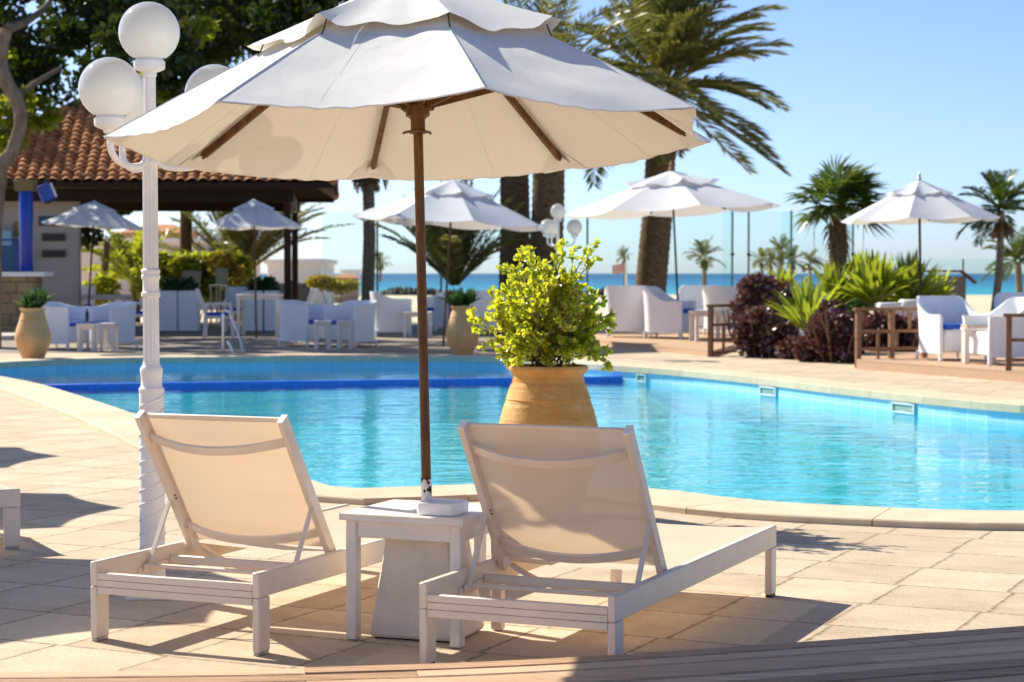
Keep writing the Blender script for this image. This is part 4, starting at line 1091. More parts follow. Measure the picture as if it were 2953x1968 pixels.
def flat(name,label,cat,px0,py0,px1,py1,Y,mat,fr,th=.04,inner=.12):
    a=Q(px0,py0,Y);b=Q(px1,py1,Y);t=thing(name,label,cat,((a[0]+b[0])/2,Y,b[2]));w=b[0]-a[0];h=a[2]-b[2]
    bw_=min(w,h)*inner
    MB().box((0,0,h/2),(w-2*bw_,th*.6,h-2*bw_),b=.002).build('panel',mat,t)
    for s_ in(-1,1):
        MB().box((s_*(w/2-bw_/2),0,h/2),(bw_,th,h),b=.002).build('frame_side',fr,t);MB().box((0,0,h/2+s_*(h/2-bw_/2)),(w-2*bw_-.002,th,bw_),b=.002).build('frame_rail',fr,t)
    return t
flat('wall_plaque','upper dark plaque on the grey bar wall','plaque',121,674,187,696,47.44,M['plaque'],M['pframe'])
flat('wall_plaque','lower dark plaque on the grey bar wall','plaque',121,722,188,743,47.44,M['plaque'],M['pframe'])
flat('wall_picture','dark framed blue picture on the bar wall, behind the parasol tip','picture',112,625,172,652,47.44,M['teal'],M['plaque'])
flat('wall_picture','small dark and yellow picture left of the blue column','picture',41,640,56,680,47.42,M['ochrep'] if 'ochrep' in M else M['olive'],M['plaque'])
flat('menu_board','pale blue board at the left edge behind the bar counter','board',-30,667,34,708,47,M['paleblue'],M['paleblue'],.05)
cb_=flat('bar_cupboard','dark blue cupboard behind the bar counter','cupboard',-60,690,57,790,47.1,M['teal'],M['bluecol'],.3,.05)
sp=Q(133,556,44.6);s=thing('loudspeaker','blue loudspeaker tilted under the pavilion eave beside the blue column','loudspeaker',sp,R(25))
m_=Matrix.Rotation(R(-22),3,'Y')
MB().box((0,0,0),(.30,.30,.39),m_,.02).build('cabinet',M['bluecol'],s);MB().box(m_@Vector((.15,-.03,.0)),(.05,.27,.34),m_,.01).build('grille',M['ceramic'],s);MB().box(m_@Vector((.0,0,-.21)),(.2,.2,.07),m_,.01).build('bracket',M['black'],s)
MB().tube([(0,.1,.1),(0,.12,.42)],.02,8).build('hanger',M['black'],s)
wl_=Q(180,572,47.4);l=thing('wall_lamp','small round grey lamp on the bar wall under the eave','wall lamp',wl_)
MB().lathe([(.001,0),(.09,.01),(.10,.05),(.085,.10),(.06,.11)],20,cap=False).build('shade',M['greymetal'],l);MB().tube([(0,0,.10),(0,.08,.12)],.015,8).build('bracket',M['black'],l)
# ---- planters with green tops
def leafblob(P0,R_,n,sz,rg,shell=.5):
    d=rg.normal(size=(n,3));d/=np.linalg.norm(d,axis=1)[:,None];r=rg.uniform(shell**3,1,n)**(1/3)
    pos=np.array(P0)+d*r[:,None]*np.array(R_);return pos,d+rg.normal(0,.9,(n,3))
KITE=np.array([(0,0,0),(-.38,.45,.06),(0,1,-.04),(.38,.45,.06)]);KF=np.array([(0,3,2,1)])
def blobs(name,lst,mat,parent,rg,off=(0,0,0)):
    PO=[];DI=[];SZ=[]
    for c,R_,n,sz in lst:
        p,d=leafblob(c,R_,n,sz,rg,.35);PO.append(p);DI.append(d);SZ.append(rg.uniform(sz*.65,sz*1.25,n))
    V,Fc=leaves(np.concatenate(PO)-np.array(off),np.concatenate(DI),np.concatenate(SZ),rg,KITE,KF);return from_np(name,V,Fc,mat,parent)
for i,(a,b,lab) in enumerate(((455,516,'leftmost tall white planter box behind the lamp post'),(518,574,'tall white planter box left of the side-view dining chair'),(700,760,'tall white planter box behind the dining table'),(764,806,'tall white planter box right of the dining table'))):
    c=Q((a+b)/2,800,46.5);w=(b-a)*46.5/F;t=thing('planter_box',lab+', topped with plants','planter',(c[0],46.5,0),R((i-1)*1.5),'white planter boxes on the terrace')
    MB().box((0,0,.50),(w-.01,.5,.96),b=.01).build('box',M['wicker'],t);MB().box((0,0,.99),(w-.06,.42,.03),b=.005).build('soil',M['soil'],t)
    blobs('foliage',[((rg.uniform(-.15,.15),0,1.10),(w*.5,.25,.16),320,.11)],M['agave'],t,rg)
# ---- palms
def frond(rg,base,d0,L,droop,wind,nl=34,ll=.5,lw=.035,vee=.5,k=16,stalk=.18):
    p=np.array(base,float);d=np.array(d0,float);d/=np.linalg.norm(d);pts=[p];ds=[d]
    for i in range(k):
        q=(i+1)/k;d=d+np.array([0,0,-droop])*q/k*2+np.array(wind)*q/k*2;d/=np.linalg.norm(d);p=p+d*L/k;pts.append(p);ds.append(d)
    pts=np.array(pts);ds=np.array(ds);V=[];Fc=[]
    # rachis as a thin flat strip pair
    for i in range(k):
        s=np.cross(ds[i],[0,0,1.0]);s/=np.linalg.norm(s)+1e-9;u=np.cross(s,ds[i]);wd=.022*(1-i/k)+.008
        o=len(V);V+=[pts[i]-s*wd,pts[i]+s*wd,pts[i+1]+s*wd,pts[i+1]-s*wd];Fc.append((o,o+1,o+2,o+3))
        o=len(V);V+=[pts[i]-u*wd,pts[i]+u*wd,pts[i+1]+u*wd,pts[i+1]-u*wd];Fc.append((o,o+1,o+2,o+3))
    for i in range(nl):
        q=stalk+(1-stalk)*(i+.5)/nl;x=q*k;j=min(k-1,int(x));f=x-j;p=pts[j]*(1-f)+pts[j+1]*f;d=ds[j]*(1-f)+ds[j+1]*f
        s=np.cross(d,[0,0,1.0]);s/=np.linalg.norm(s)+1e-9;u=np.cross(s,d)
        l=ll*(math.sin(PI*min(1,.12+.8*q))**.6)*(1 if q<.9 else .8)
        for sg in(-1,1):
            dd=d*.75+s*sg*.75+u*vee*.5+np.array(wind)*.45+np.array([0,0,-.12])+rg.normal(0,.10,3);dd/=np.linalg.norm(dd);lx=l*rg.uniform(.8,1.15)
            w=np.cross(dd,u+rg.normal(0,.5,3));w/=np.linalg.norm(w)+1e-9;tip=p+dd*lx+np.array([0,0,-.10*lx])+np.array(wind)*.12*lx;m=p+dd*lx*.5
            o=len(V);V+=[p-w*lw*.3,m-w*lw*.55,tip,m+w*lw*.55];Fc.append((o,o+1,o+2,o+3))
    return V,Fc
def merge(lst):
    V=[];Fc=[]
    for v,f in lst:
        o=len(V);V+=list(v);Fc+=[tuple(i+o for i in q) for q in f]
    return np.array(V),np.array(Fc)
def ptrunk(path,r0,r1,mat,t,rings=34,knob=.032):
    rr=np.random.default_rng(int(r0*1e4));pts=[];rs=[]
    path=[Vector(p) for p in path]
    for i in range(rings*2+1):
        q=i/(rings*2)*(len(path)-1);j=min(len(path)-2,int(q));p=path[j].lerp(path[j+1],q-j);pts.append(p);f=i/(rings*2);r=r0*(1-f)+r1*f;rs.append(r*(1+(knob if i%2 else -knob*.4)+rr.normal(0,knob*.3)))
    return MB().tube(pts,rs,14).build('trunk',mat,t,angle=180)
def datepalm(label,base,top,r0,r1,nf,L,wind,seed,elev=(-.5,1.45),group='palms round the terrace',ll=.55,az=None,dead=0,bark='palmbark',mat='palm',droop=.9,lw=.05,nl=40,name='date_palm'):
    t=thing(name,label,'palm tree',base,0,group);b=np.array(base);r_=np.random.default_rng(seed);tp=np.array(top)-b
    ptrunk([(0,0,-.05),tuple(tp*.5+np.array([.06,0,0])),tuple(tp)],r0,r1,M[bark],t)
    fr=[]
    for i in range(nf):
        a=r_.uniform(0,2*PI) if az is None else r_.uniform(*az);e=elev[0]+(elev[1]-elev[0])*((i+.5)/nf)**.8
        d=(math.cos(e)*math.cos(a),math.cos(e)*math.sin(a),math.sin(e));fr.append(frond(r_,tp+np.array(d)*r1*.6+np.array([0,0,.05]),d,L*r_.uniform(.8,1.1),droop*r_.uniform(.7,1.2),wind,nl,ll,lw))
    V,Fc=merge(fr);from_np('crown',V,Fc,M[mat],t)
    if dead:
        fr=[]
        for i in range(dead):
            a=r_.uniform(0,2*PI);e=r_.uniform(-1.3,-.7);d=(math.cos(e)*math.cos(a),math.cos(e)*math.sin(a),math.sin(e));fr.append(frond(r_,tp-np.array([0,0,.15]),d,L*r_.uniform(.3,.5),1.2,(0,0,0),16,ll*.6,lw))
        V,Fc=merge(fr);from_np('dead_fronds',V,Fc,M['dead'],t)
    return t
def gz_(px,Y): q=Q(px,800,Y);return (q[0],Y,-.0 if Y<TERR else -.25)
WND=(.55,.12,.04)
datepalm('big date palm with thick trunk, its crown swept to the right by wind',gz_(1866,51),Q(1915,265,51),.42,.38,84,3.55,WND,41,(-.6,1.5),ll=.72,dead=16,droop=.72,lw=.052,nl=62)
datepalm('left trunk of the thick palm pair behind the white parasol',gz_(1478,48),Q(1480,330,48),.38,.36,15,2.7,(.35,.1,0),42,(.1,1.35),ll=.6,dead=10)
datepalm('right trunk of the thick palm pair behind the white parasol',gz_(1562,47),Q(1585,250,47),.42,.38,20,2.9,(.4,.1,0),43,(-.1,1.4),ll=.6,dead=10)
datepalm('thin grey palm with a skirt of dead fronds, right of the pavilion',gz_(1057,50),Q(1060,430,50),.17,.15,26,2.0,(.25,0,0),44,(-.3,1.3),ll=.45,dead=26,bark='palmgrey')
datepalm('slender palm with a bare grey trunk at the right edge',gz_(2862,46),Q(2888,610,46),.10,.075,26,1.1,(.2,0,0),45,(-.7,1.3),ll=.36,dead=10,bark='palmgrey',lw=.026,nl=44,mat='fan')
datepalm('small bright palm cut off by the right edge, by the sea',gz_(2937,62),Q(2935,755,62),.12,.10,24,1.2,(.1,0,0),46,(-.6,1.3),ll=.34,mat='fan',bark='palmgrey',lw=.03)
datepalm('young bushy palm with upright fronds under the middle parasol',gz_(1312,45),Q(1312,838,45),.20,.18,46,2.35,(.05,0,0),47,(.62,1.5),ll=.42,droop=.50,lw=.032,nl=58)
datepalm('wide bushy palm filling the pavilion opening behind the dining table',gz_(692,60),Q(692,805,60),.25,.22,60,3.5,(.05,0,0),48,(.40,1.45),ll=.5,droop=.60,lw=.034,nl=60)
datepalm('small yellow-green palm behind the lamp post',gz_(392,57),Q(384,820,57),.12,.1,26,1.9,(-.05,0,0),49,(.2,1.35),ll=.42,mat='hedge')
datepalm('tall palm with a bare ochre trunk behind the pavilion',gz_(532,60),Q(532,40,60),.19,.17,40,2.6,(.2,0,0),50,(-.5,1.4),ll=.5,bark='palmbark')
# fan palm
def fanfrond(rg,base,d0,stalk,Rf,mat_w=.06,nseg=26,droop=.5):
    V=[];Fc=[];d=np.array(d0,float);d/=np.linalg.norm(d);p=np.array(base,float);k=6;pts=[p]
    for i in range(k): d=d+np.array([0,0,-.10*droop]);d/=np.linalg.norm(d);p=p+d*stalk/k;pts.append(p)
    s=np.cross(d,[0,0,1.0]);s/=np.linalg.norm(s)+1e-9;u=np.cross(s,d)
    for i in range(k):
        o=len(V);V+=[pts[i]-s*.016,pts[i]+s*.016,pts[i+1]+s*.012,pts[i+1]-s*.012];Fc.append((o,o+1,o+2,o+3))
        o=len(V);V+=[pts[i]-u*.014,pts[i]+u*.014,pts[i+1]+u*.012,pts[i+1]-u*.012];Fc.append((o,o+1,o+2,o+3))
    for i in range(nseg):
        a=-2.0+4.0*i/(nseg-1);dd=d*math.cos(a)+s*math.sin(a);dd=dd+u*.12*rg.normal();dd/=np.linalg.norm(dd);l=Rf*(.72+.28*math.cos(a*.6))*rg.uniform(.9,1.08)
        w=np.cross(dd,u);w/=np.linalg.norm(w)+1e-9;w=w*.8+u*.35*(1 if i%2 else -1);m=p+dd*l*.55;tip=p+dd*l+np.array([.10*l,0,-.28*l*droop]);ww=mat_w*rg.uniform(.8,1.2)
        o=len(V);V+=[p-w*.008,m-w*ww/2,tip,m+w*ww/2];Fc.append((o,o+1,o+2,o+3))
    return V,Fc
def fanpalm(label,base,top,r0,r1,nf,stalk,Rf,seed,dead=8,skirt=True,bark='palmbark',wind=.15):
    t=thing('fan_palm',label,'palm tree',base,0,'palms round the terrace');r_=np.random.default_rng(seed);tp=np.array(top)-np.array(base)
    ptrunk([(0,0,-.05),tuple(tp*.5),tuple(tp)],r0,r1,M[bark],t,knob=.09)
    fr=[]
    for i in range(nf):
        a=r_.uniform(0,2*PI);e=-.35+1.75*((i+.5)/nf);d=(math.cos(e)*math.cos(a)+wind,math.cos(e)*math.sin(a),math.sin(e));fr.append(fanfrond(r_,tp,d,stalk*r_.uniform(.7,1.2),Rf*r_.uniform(.8,1.15)))
    V,Fc=merge(fr);from_np('crown',V,Fc,M['fan'],t)
    fr=[]
    for i in range(dead):
        a=r_.uniform(0,2*PI);e=r_.uniform(-1.4,-.9);d=(math.cos(e)*math.cos(a),math.cos(e)*math.sin(a),math.sin(e));fr.append(fanfrond(r_,tp-np.array([0,0,r_.uniform(0,.5)]),d,stalk*.7,Rf*.6,.05,14,1.6))
    V,Fc=merge(fr);from_np('dead_fronds',V,Fc,M['dead'],t)
    if skirt:
        m=MB()
        for sg in(-1,1):
            pts=[tp+np.array([.05*sg,-.1,.25])+np.array([sg*.42*math.sin(q*1.5),0,.18*math.sin(q*3.1)-.75*q*q]) for q in np.linspace(0,1.25,12)]
            m.tube(pts,[.016*(1-.06*i) for i in range(12)],6)
        m.build('drooping_stalk',M['palmgrey'],t)
    return t
fanpalm('fan palm with a thick brown trunk rising out of the hedge on the right',gz_(2417,37),Q(2417,590,37),.20,.15,36,.5,.62,51)
# ---- big broadleaf tree over the pavilion
t=thing('broadleaf_tree','large dark broadleaf tree with a bent grey trunk, above the pavilion roof','tree',(Q(-30,900,36.5)[0],36.5,0));off=np.array(t.location)
tk=MB()
tk.tube([np.array((Q(-60,1000,36.5)[0],36.5,-.05))-off]+[np.array(Q(x,y,36.5))-off for x,y in((-40,640),(0,480),(36,440),(58,370),(60,330),(48,285),(20,240),(0,190),(5,130),(20,85))],[.42,.30,.16,.135,.125,.13,.13,.14,.15,.13,.12],12)
br_=[[(20,85),(70,66),(110,40),(140,10),(180,-60)],[(5,130),(-20,60),(-20,-60)],[(48,285),(100,240),(170,200)]]
for i,b in enumerate(br_): tk.tube([np.array(Q(x,y,36.5+q*.7+i*.3))-off for q,(x,y) in enumerate(b)],[(.10 if i<2 else .07)*(1-.17*q) for q in range(len(b))],8)
tk.build('trunk',M['bark'],t)
def crown(lst,rg):
    out=[]
    for px,py,Y,rx,rz,nn,sz in lst:
        c=Q(px,py,Y);m=Y/F;out.append((c,(rx*m,max(rx,rz)*m*.8,rz*m),nn,sz))
    return out
r_=np.random.default_rng(61)
def scatter(x0,x1,y0f,y1f,Y0,Y1,nb,rx,rz,nl,sz):
    o=[]
    for i in range(nb):
        x=r_.uniform(x0,x1);o.append((x,r_.uniform(y0f(x),y1f(x)),r_.uniform(Y0,Y1),rx*r_.uniform(.6,1.3),rz*r_.uniform(.6,1.3),int(nl*r_.uniform(.6,1.3)),sz))
    return o
lowb=lambda x: np.interp(x,[-200,0,150,300,480,620,740,850,930,970],[420,330,260,250,265,230,185,120,60,0])
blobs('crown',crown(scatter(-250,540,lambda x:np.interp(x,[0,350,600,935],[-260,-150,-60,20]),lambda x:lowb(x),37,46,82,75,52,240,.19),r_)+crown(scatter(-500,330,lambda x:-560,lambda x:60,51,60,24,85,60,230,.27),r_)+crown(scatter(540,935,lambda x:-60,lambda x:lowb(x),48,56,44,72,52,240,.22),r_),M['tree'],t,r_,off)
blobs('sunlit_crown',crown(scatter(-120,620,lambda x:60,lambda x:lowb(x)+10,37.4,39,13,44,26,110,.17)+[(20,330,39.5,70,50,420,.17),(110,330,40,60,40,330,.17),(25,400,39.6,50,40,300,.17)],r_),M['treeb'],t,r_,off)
t=thing('broadleaf_tree','dark round tree seen under the eave, right of the grey bar wall','tree',(Q(290,900,56)[0],56,-.1));off=np.array(t.location)
MB().tube([(0,0,0),(.1,0,1.2),(.2,0,2.4)],[.16,.12,.08],8).build('trunk',M['bark'],t)
blobs('crown',crown([(240,600,56,70,50,500,.2),(310,580,56,90,40,600,.2),(400,560,57,70,36,420,.2),(250,680,56,40,26,260,.2),(180,600,57,60,60,300,.2)],r_),M['tree'],t,r_,off)
# ---- glass wind screen beyond the terrace
GX=[(930,1088),(1090,1272),(1274,1474),(1477,1694),(1697,1912),(1915,2112),(2082,2159),(2162,2282),(2250,2460)]
for i,(a,b) in enumerate(GX):
    Y=53-.02*i+(.10 if i in(6,8) else 0);A=Q(a,800,Y)[0];B=Q(b,800,Y)[0];zt=Q(0,610,Y)[2]
    nm=['behind the dead-frond palm','right of the dead-frond palm','behind the middle parasol pole','behind the twin palm trunks','in front of the big date palm','behind the widest parasol pole','a narrow overlapping pane by a thin post','right of the thin post','behind the fan palm'][i]
    t=thing('glass_screen_panel','tall clear glass windscreen panel '+nm,'glass panel',((A+B)/2,Y,0),0,'tall glass windscreen panels')
    MB().box((0,0,zt/2+.05),(B-A-.02,.012,zt-.1),b=.002).build('pane',M['glass'],t)
    MB().tube([((B-A)/2,0.05,0),((B-A)/2,.05,zt+.02)],.030,8).build('post',M['screenpost'],t)
    MB().box(((B-A)/2,.02,zt*.62),(.10,.05,.07)).build('clamp',M['black'],t)
for i,(a,b) in enumerate(((2470,2778),(2781,3050))):
    Y=52;A=Q(a,800,Y)[0];B=Q(b,800,Y)[0];zt=Q(0,747,Y)[2]
    t=thing('low_glass_panel',('low glass barrier panel left of the wooden cabinet corner','low glass barrier panel at the right edge before the sea')[i],'glass panel',((A+B)/2,Y,0),0,'low glass barrier panels')
    MB().box((0,0,zt/2+.05),(B-A-.02,.012,zt-.1),b=.002).build('pane',M['glass'],t);MB().box(((B-A)/2,.05,zt/2),(.05,.05,zt)).build('post',M['screenpost'],t)
# ---- purple hedge and leafy clumps on the right
def bush(name,label,cat,px,py,Y,lst,mat,group=None):
    b=Q(px,py,Y);t=thing(name,label,cat,(b[0],Y,0),0,group);off=np.array(t.location)
    sm=MB();
    for i in range(9):
        a=rg.uniform(0,6.28);sm.tube([(0+.3*math.cos(a),.3*math.sin(a),0),(.5*math.cos(a),.5*math.sin(a),.4),(.6*math.cos(a)+rg.normal(0,.1),.6*math.sin(a),.8)],[.02,.015,.008],6)
    sm.build('stems',M['stem'],t);blobs('foliage',crown(lst,rg),mat,t,rg,off);return t
bush('purple_shrub','dark purple-leaved shrub behind the first railing, with pale specks of sun','shrub',2190,1030,32.5,[(2190,960,32.3,75,75,2400,.085),(2150,900,32.8,40,60,800,.085),(2250,985,32,60,60,1200,.085),(2180,830,33,50,40,700,.085),(2220,850,33.4,60,50,700,.085),(2300,1010,31.6,60,36,800,.085)],M['purple'],'purple-leaved shrubs')
bush('purple_shrub','dark purple-leaved shrub left of the second railing, nearest the pool','shrub',2410,1050,30.5,[(2400,970,30.4,70,75,2200,.085),(2340,1010,30.6,50,40,900,.085),(2450,1000,30.6,40,50,800,.085),(2400,900,31,40,30,500,.085)],M['purple'],'purple-leaved shrubs')
bush('purple_shrub','low purple-leaved shrub seen through the second railing','shrub',2570,1020,31.5,[(2540,960,31.6,60,60,1300,.085),(2610,970,31.6,60,55,1300,.085),(2660,990,32,40,45,600,.085)],M['purple'],'purple-leaved shrubs')
def clump(label,px,py,Y,n,L,w,sp,seed,z0=0.0,mat='lime'):
    b=Q(px,py,Y);t=thing('strap_leaved_plant',label,'plant',(b[0],Y,max(0,b[2])),0,'lime green strap-leaved plants');r2=np.random.default_rng(seed)
    MB().tube([(0,0,-max(0,b[2])),(0,0,.05)],[.05,.04],8).build('stalk',M['stem'],t)
    strap_leaves('leaves',n,(0,0,0),L,w,sp,r2,.16,M[mat],t,6)
clump('lime green plant with long strap leaves between the two purple shrubs',2332,960,31.4,60,.95,.10,1.0,71)
clump('bright lime strap-leaved plant behind the purple shrub, left of the fan palm',2250,900,34,110,.85,.11,1.25,72)
clump('lime strap-leaved plant at the foot of the fan palm trunk',2400,880,35.5,110,.8,.11,1.3,73)
clump('tall lime strap-leaved plant right of the fan palm trunk',2520,880,35,150,1.0,.13,1.2,74)
clump('lime strap-leaved plant behind the rightmost parasol pole',2620,880,35.6,140,1.0,.12,1.2,75)
clump('darker strap-leaved plant beside the wooden cabinet',2690,890,37,90,.8,.10,1.2,76)
clump('strap-leaved plant between the fan palm and the tall lime plant',2465,850,38,110,.85,.12,1.2,77)
bush('green_shrub','low dark green shrub under the lime plants, behind the second railing','shrub',2560,900,36.4,[(2480,900,36.5,80,40,900,.12),(2580,900,36.5,90,40,900,.12),(2300,905,36,80,36,800,.12)],M['agave'])
# ---- cabinet, cushions on the wall
cbx=Q(2735,880,46);t=thing('wooden_cabinet','weathered wooden cabinet with a sloping roof behind the right platform','cabinet',(cbx[0],46,0),R(-8))
wv=(2778-2700)*46/F;z1=Q(0,785,46)[2]
MB().box((.06,0,z1/2-.05),(wv,.5,z1-.1)).build('body',M['cabwood'],t);MB().bar((-wv/2-.32,0,z1+.02),(wv/2-.02,0,z1+.02),.7,.05).build('roof',M['railwood'],t);MB().bar((wv/2-.02,0,z1+.01),(wv/2+.30,0,z1-.26),.7,.05).build('roof_flap',M['railwood'],t);MB().box((-wv/2-.22,-.2,z1/2-.05),(.08,.08,z1-.1)).build('corner_post',M['railwood'],t)
for x0_,x1_,y0_,y1_,lab in((2531,2590,873,888,'flat white cushion on the hedge wall, left of the fat one'),(2596,2662,864,890,'fat white cushion on the hedge wall beside the large armchair')):
    a=Q(x0_,y0_,34);b=Q(x1_,y1_,34);t=thing('seat_cushion',lab,'cushion',((a[0]+b[0])/2,34,b[2]),0,'white cushions on the hedge wall');MB().box((0,0,(a[2]-b[2])/2),(b[0]-a[0],.5,a[2]-b[2]),b=.05).build('pad',M['canopy2'],t);MB().box((0,-.2505,(a[2]-b[2])/2),((b[0]-a[0])*.9,.006,.012),b=.002).build('piping',M['wicker'],t)
wz=Q(0,890,34)[2];t=thing('low_wall','low pale wall carrying two white cushions, hidden by the purple hedge','wall',(Q(2600,890,34)[0],34.05,0));MB().box((0,.1,wz/2),(1.0,.5,wz-.004)).build('wall_block',M['housew'],t);MB().box((0,.1,wz-.03),(1.04,.54,.05)).build('coping',M['housew'],t)
# ---- hedge, far shrubs, houses on the left
bush('clipped_hedge','long clipped green hedge behind the planter boxes','hedge',560,860,58,[(x,y,58+r_.uniform(-.4,.4),46,42,800,.17) for x in range(455,690,38) for y in(775,830)],M['hedge'])
bush('ochre_shrub','yellow flowering shrub right of the hedge','shrub',655,800,56,[(640,760,56,36,36,420,.15),(670,800,56,40,36,380,.15)],M['ochre'])
bush('yellow_shrub','low yellow shrub on the dune right of the pavilion post','shrub',960,825,90,[(930,815,90,40,14,500,.24),(985,825,90,50,10,450,.24)],M['ochre'])
bush('green_shrub','small green shrub on the lawn left of the lamp post','shrub',300,840,54,[(300,830,54,40,40,420,.16),(255,850,54,36,36,300,.16),(420,800,54,40,60,420,.16)],M['hedge'])
def house(label,px0,px1,py0,Y,mat,roofm,wins,rz=0,flat_=True,dep=7):
    a=Q(px0,py0,Y);b=Q(px1,py0,Y);w=b[0]-a[0];h=a[2]+1;t=thing('house',label,'house',((a[0]+b[0])/2,Y,-1),rz)
    MB().box((0,dep/2,h/2),(w,dep,h),b=.03).build('wall',mat,t)
    if flat_: r=MB().box((0,dep/2,h+.12),(w+.3,dep+.3,.24),b=.03).build('roof',roofm,t)
    else:
        m=MB();m.add([(-w/2-.3,-.3,h),(w/2+.3,-.3,h),(w/2+.3,dep+.3,h),(-w/2-.3,dep+.3,h),(-w*.2,dep/2,h+w*.16),(w*.2,dep/2,h+w*.16)],[(0,1,5,4),(1,2,5),(2,3,4,5),(3,0,4)]);r=m.build('roof',roofm,t,smooth=False)
    for q,zq,ww,hh in wins:
        f=MB();f.box((q*w,-.02,zq*h),(ww+.2,.08,hh+.2));wo=f.build('window',M['housew'],t);MB().box((q*w,-.05,zq*h),(ww,.06,hh)).build('pane',M['shade'],wo)
    return t
house('low pinkish-white house behind the lamp post',230,640,700,105,M['house'],M['housew'],[(-.3,.6,1,.8),(-.05,.6,1,.8),(.22,.6,1,.8)])
house('brown tiled house on the slope behind the low white house',350,525,672,135,M['houseb'],M['rooftile'],[(-.2,.8,1,1),(.15,.8,1,1)],0,False)
house('pale house with a tiled roof, seen between pavilion posts',610,705,742,110,M['house'],M['rooftile'],[(.1,.7,.9,.8)],0,False)
house('pale beach building half hidden by the pavilion post',770,925,762,92,M['housew'],M['housew'],[(-.3,.5,1.2,1.0),(.1,.5,1.2,1.0)])
house('small white building on the headland by the sea',985,1030,785,190,M['housew'],M['housew'],[(0,.6,.6,.6)],0,True,4)
house('low brown-roofed beach hut right of the pavilion post',955,1022,802,150,M['houseb'],M['rooftile'],[(-.2,.5,.7,.6)],0,False,4)
# ---- pale sunbeds on the lawn
for i,(a,b,y0,y1,lab) in enumerate(((522,577,782,825,'pale sunbed back before the hedge, left one'),(621,656,775,822,'pale sunbed back before the hedge, narrower right one'))):
    Y=54.5;A=Q(a,y0,Y);B=Q(b,y1,Y);w=B[0]-A[0];t=thing('garden_sunbed',lab,'sunbed',((A[0]+B[0])/2,Y,-.1),0,'pale sunbeds on the lawn');hz=B[2]+.1;ht=A[2]+.1
    MB().bar((0,0,hz),(0,.18,ht),w,.04,(0,1,0)).build('backrest',M['sunbed'],t);MB().box((0,-.6,hz-.02),(w,1.2,.05)).build('seat',M['sunbed'],t)
    for sx in(-1,1):
        for yy in(-1.1,-.05): MB().box((sx*(w/2-.04),yy,(hz-.05)/2),(.05,.05,hz-.05)).build('leg',M['sunbed'],t)
# ---- beach: small palms, flag, rocks
for i,(px,pt,pb,Y,sc,lab) in enumerate(((2030,745,850,210,2.2,'distant beach palm seen through glass left of the thin post'),(1096,760,812,260,1.6,'distant beach palm right of the dead-frond palm'),(2195,752,845,200,1.3,'first small beach palm left of the purple hedge'),(2222,758,846,205,1.3,'second small beach palm left of the purple hedge'),(2250,730,848,190,1.7,'tallest beach palm behind the purple hedge top'),(2285,755,846,200,1.7,'beach palm just right of the tallest one'),(2335,760,845,210,1.5,'beach palm behind the fan palm trunk'),(1800,742,846,180,.9,'thin beach palm next to the flag'))):
    b=Q(px,pb,Y);datepalm(lab,(b[0],Y,b[2]),Q(px,pt,Y),.16*sc*.8,.12*sc*.8,22,1.05*sc,(.1,0,0),80+i,(-.6,1.4),'small palms on the beach',.32*sc,None,6,'palmgrey','palm',.9,.04*sc,24,'beach_palm')
fb_=Q(1806,848,150);t=thing('flag','faded red flag on a white pole by the sea','flag',(fb_[0],150,fb_[2]));ft=Q(1806,738,150)[2]-fb_[2]
MB().tube([(0,0,0),(0,0,ft)],[.09,.05],8).build('pole',M['ceramic'],t)
MB().grid(10,5,lambda u,v:(-.1-u*1.0,.18*math.sin(5*u),ft-.55-v*.75-.2*u)).build('cloth',M['redcloth'],t,fix=False)
rk=MB();r3=np.random.default_rng(90)
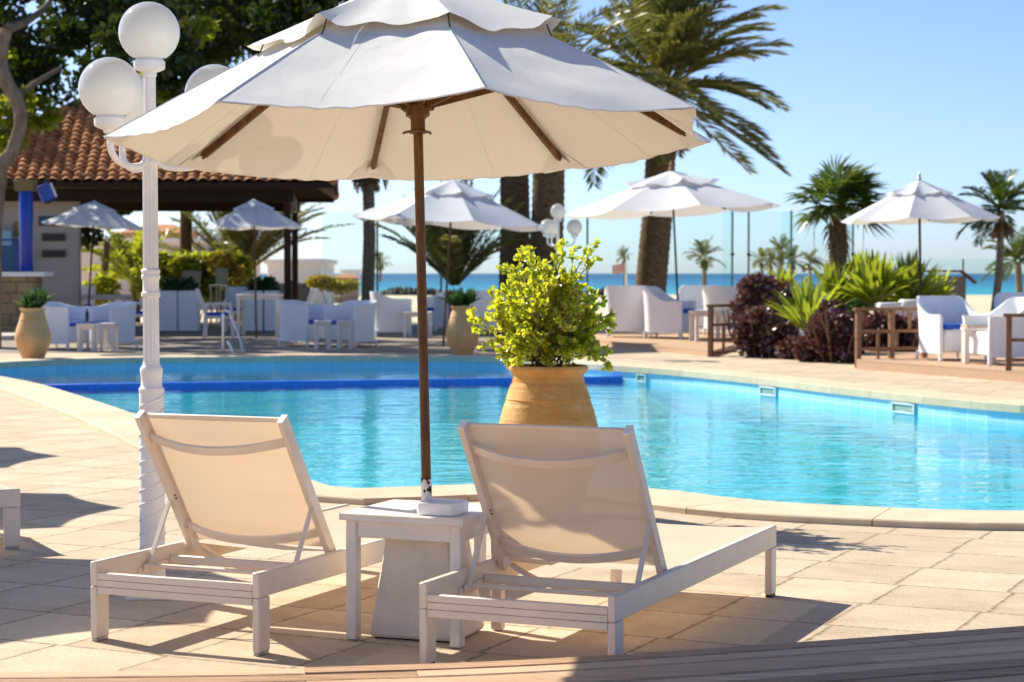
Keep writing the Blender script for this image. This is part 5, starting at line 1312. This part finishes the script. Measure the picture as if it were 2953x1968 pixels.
for (x0_,x1_,Y,nn,hh,lab) in((1085,1290,330,46,1.6,'dark rock line along the shore behind the tall brown pole'),(1660,1850,280,40,1.7,'dark rock line along the shore by the flag')):
    t=None
    m=MB()
    a=Q(x0_,838,Y);b=Q(x1_,838,Y)
    zs=-2.3
    N=60;vs=[];fs=[]
    for i in range(N+1):
        q=i/N;x=a[0]+(b[0]-a[0])*q;h=hh*(math.sin(PI*q)**.5+.01)*(.7+.3*r3.random())
        for k,(dy,hz) in enumerate(((-3,-.6),(-1.4,.55),(-.3,1),(.9,.8),(2.5,-.6))): vs.append((x+r3.normal(0,.2),Y+dy+r3.normal(0,.3),zs+h*hz*(.8+.4*r3.random())))
    for i in range(N):
        for k in range(4): fs.append((i*5+k,i*5+k+1,(i+1)*5+k+1,(i+1)*5+k))
    m.add(vs,fs);o=m.build('shore_rocks',M['rock'],smooth=False);tag(o,lab,'rocks',kind='stuff')
# ================================================================ light and camera
el=R(38.6);sd=Vector((-.762*math.cos(el),.648*math.cos(el),math.sin(el)))
W=bpy.data.worlds.new('World');S.world=W;W.use_nodes=True;wt=W.node_tree
sky=wt.nodes.new('ShaderNodeTexSky');sky.sky_type='NISHITA';sky.sun_disc=False;sky.sun_elevation=el;sky.sun_rotation=math.atan2(sd.x,sd.y)
sky.air_density=.55;sky.dust_density=.8;sky.ozone_density=5.0;sky.altitude=0
bg=wt.nodes['Background'];bg.inputs[1].default_value=.098
wt.links.new(sky.outputs[0],bg.inputs[0])
sl=bpy.data.lights.new('sun','SUN');sl.energy=4.2;sl.angle=R(.55);sl.color=(1,.94,.775)
so=bpy.data.objects.new('sun',sl);link(so);so.rotation_euler=sd.to_track_quat('Z','Y').to_euler()
cam=bpy.data.cameras.new('camera');co=bpy.data.objects.new('camera',cam);link(co)
co.location=(0,0,CH);co.rotation_euler=(PI/2-TH,0,0)
cam.sensor_width=36;cam.sensor_fit='HORIZONTAL';cam.lens=F/2953*36;cam.clip_start=.1;cam.clip_end=40000
cam.dof.use_dof=True;cam.dof.focus_distance=7.6;cam.dof.aperture_fstop=5.6
S.camera=co
vs_=S.view_settings;vs_.view_transform='Standard';vs_.look='None';vs_.exposure=1.0;vs_.gamma=1
S.cycles.max_bounces=8;S.cycles.transparent_max_bounces=24;S.cycles.diffuse_bounces=7;S.cycles.glossy_bounces=3;S.cycles.caustics_reflective=False;S.cycles.caustics_refractive=False
S.cycles.use_denoising=True
S.cycles.sample_clamp_indirect=8
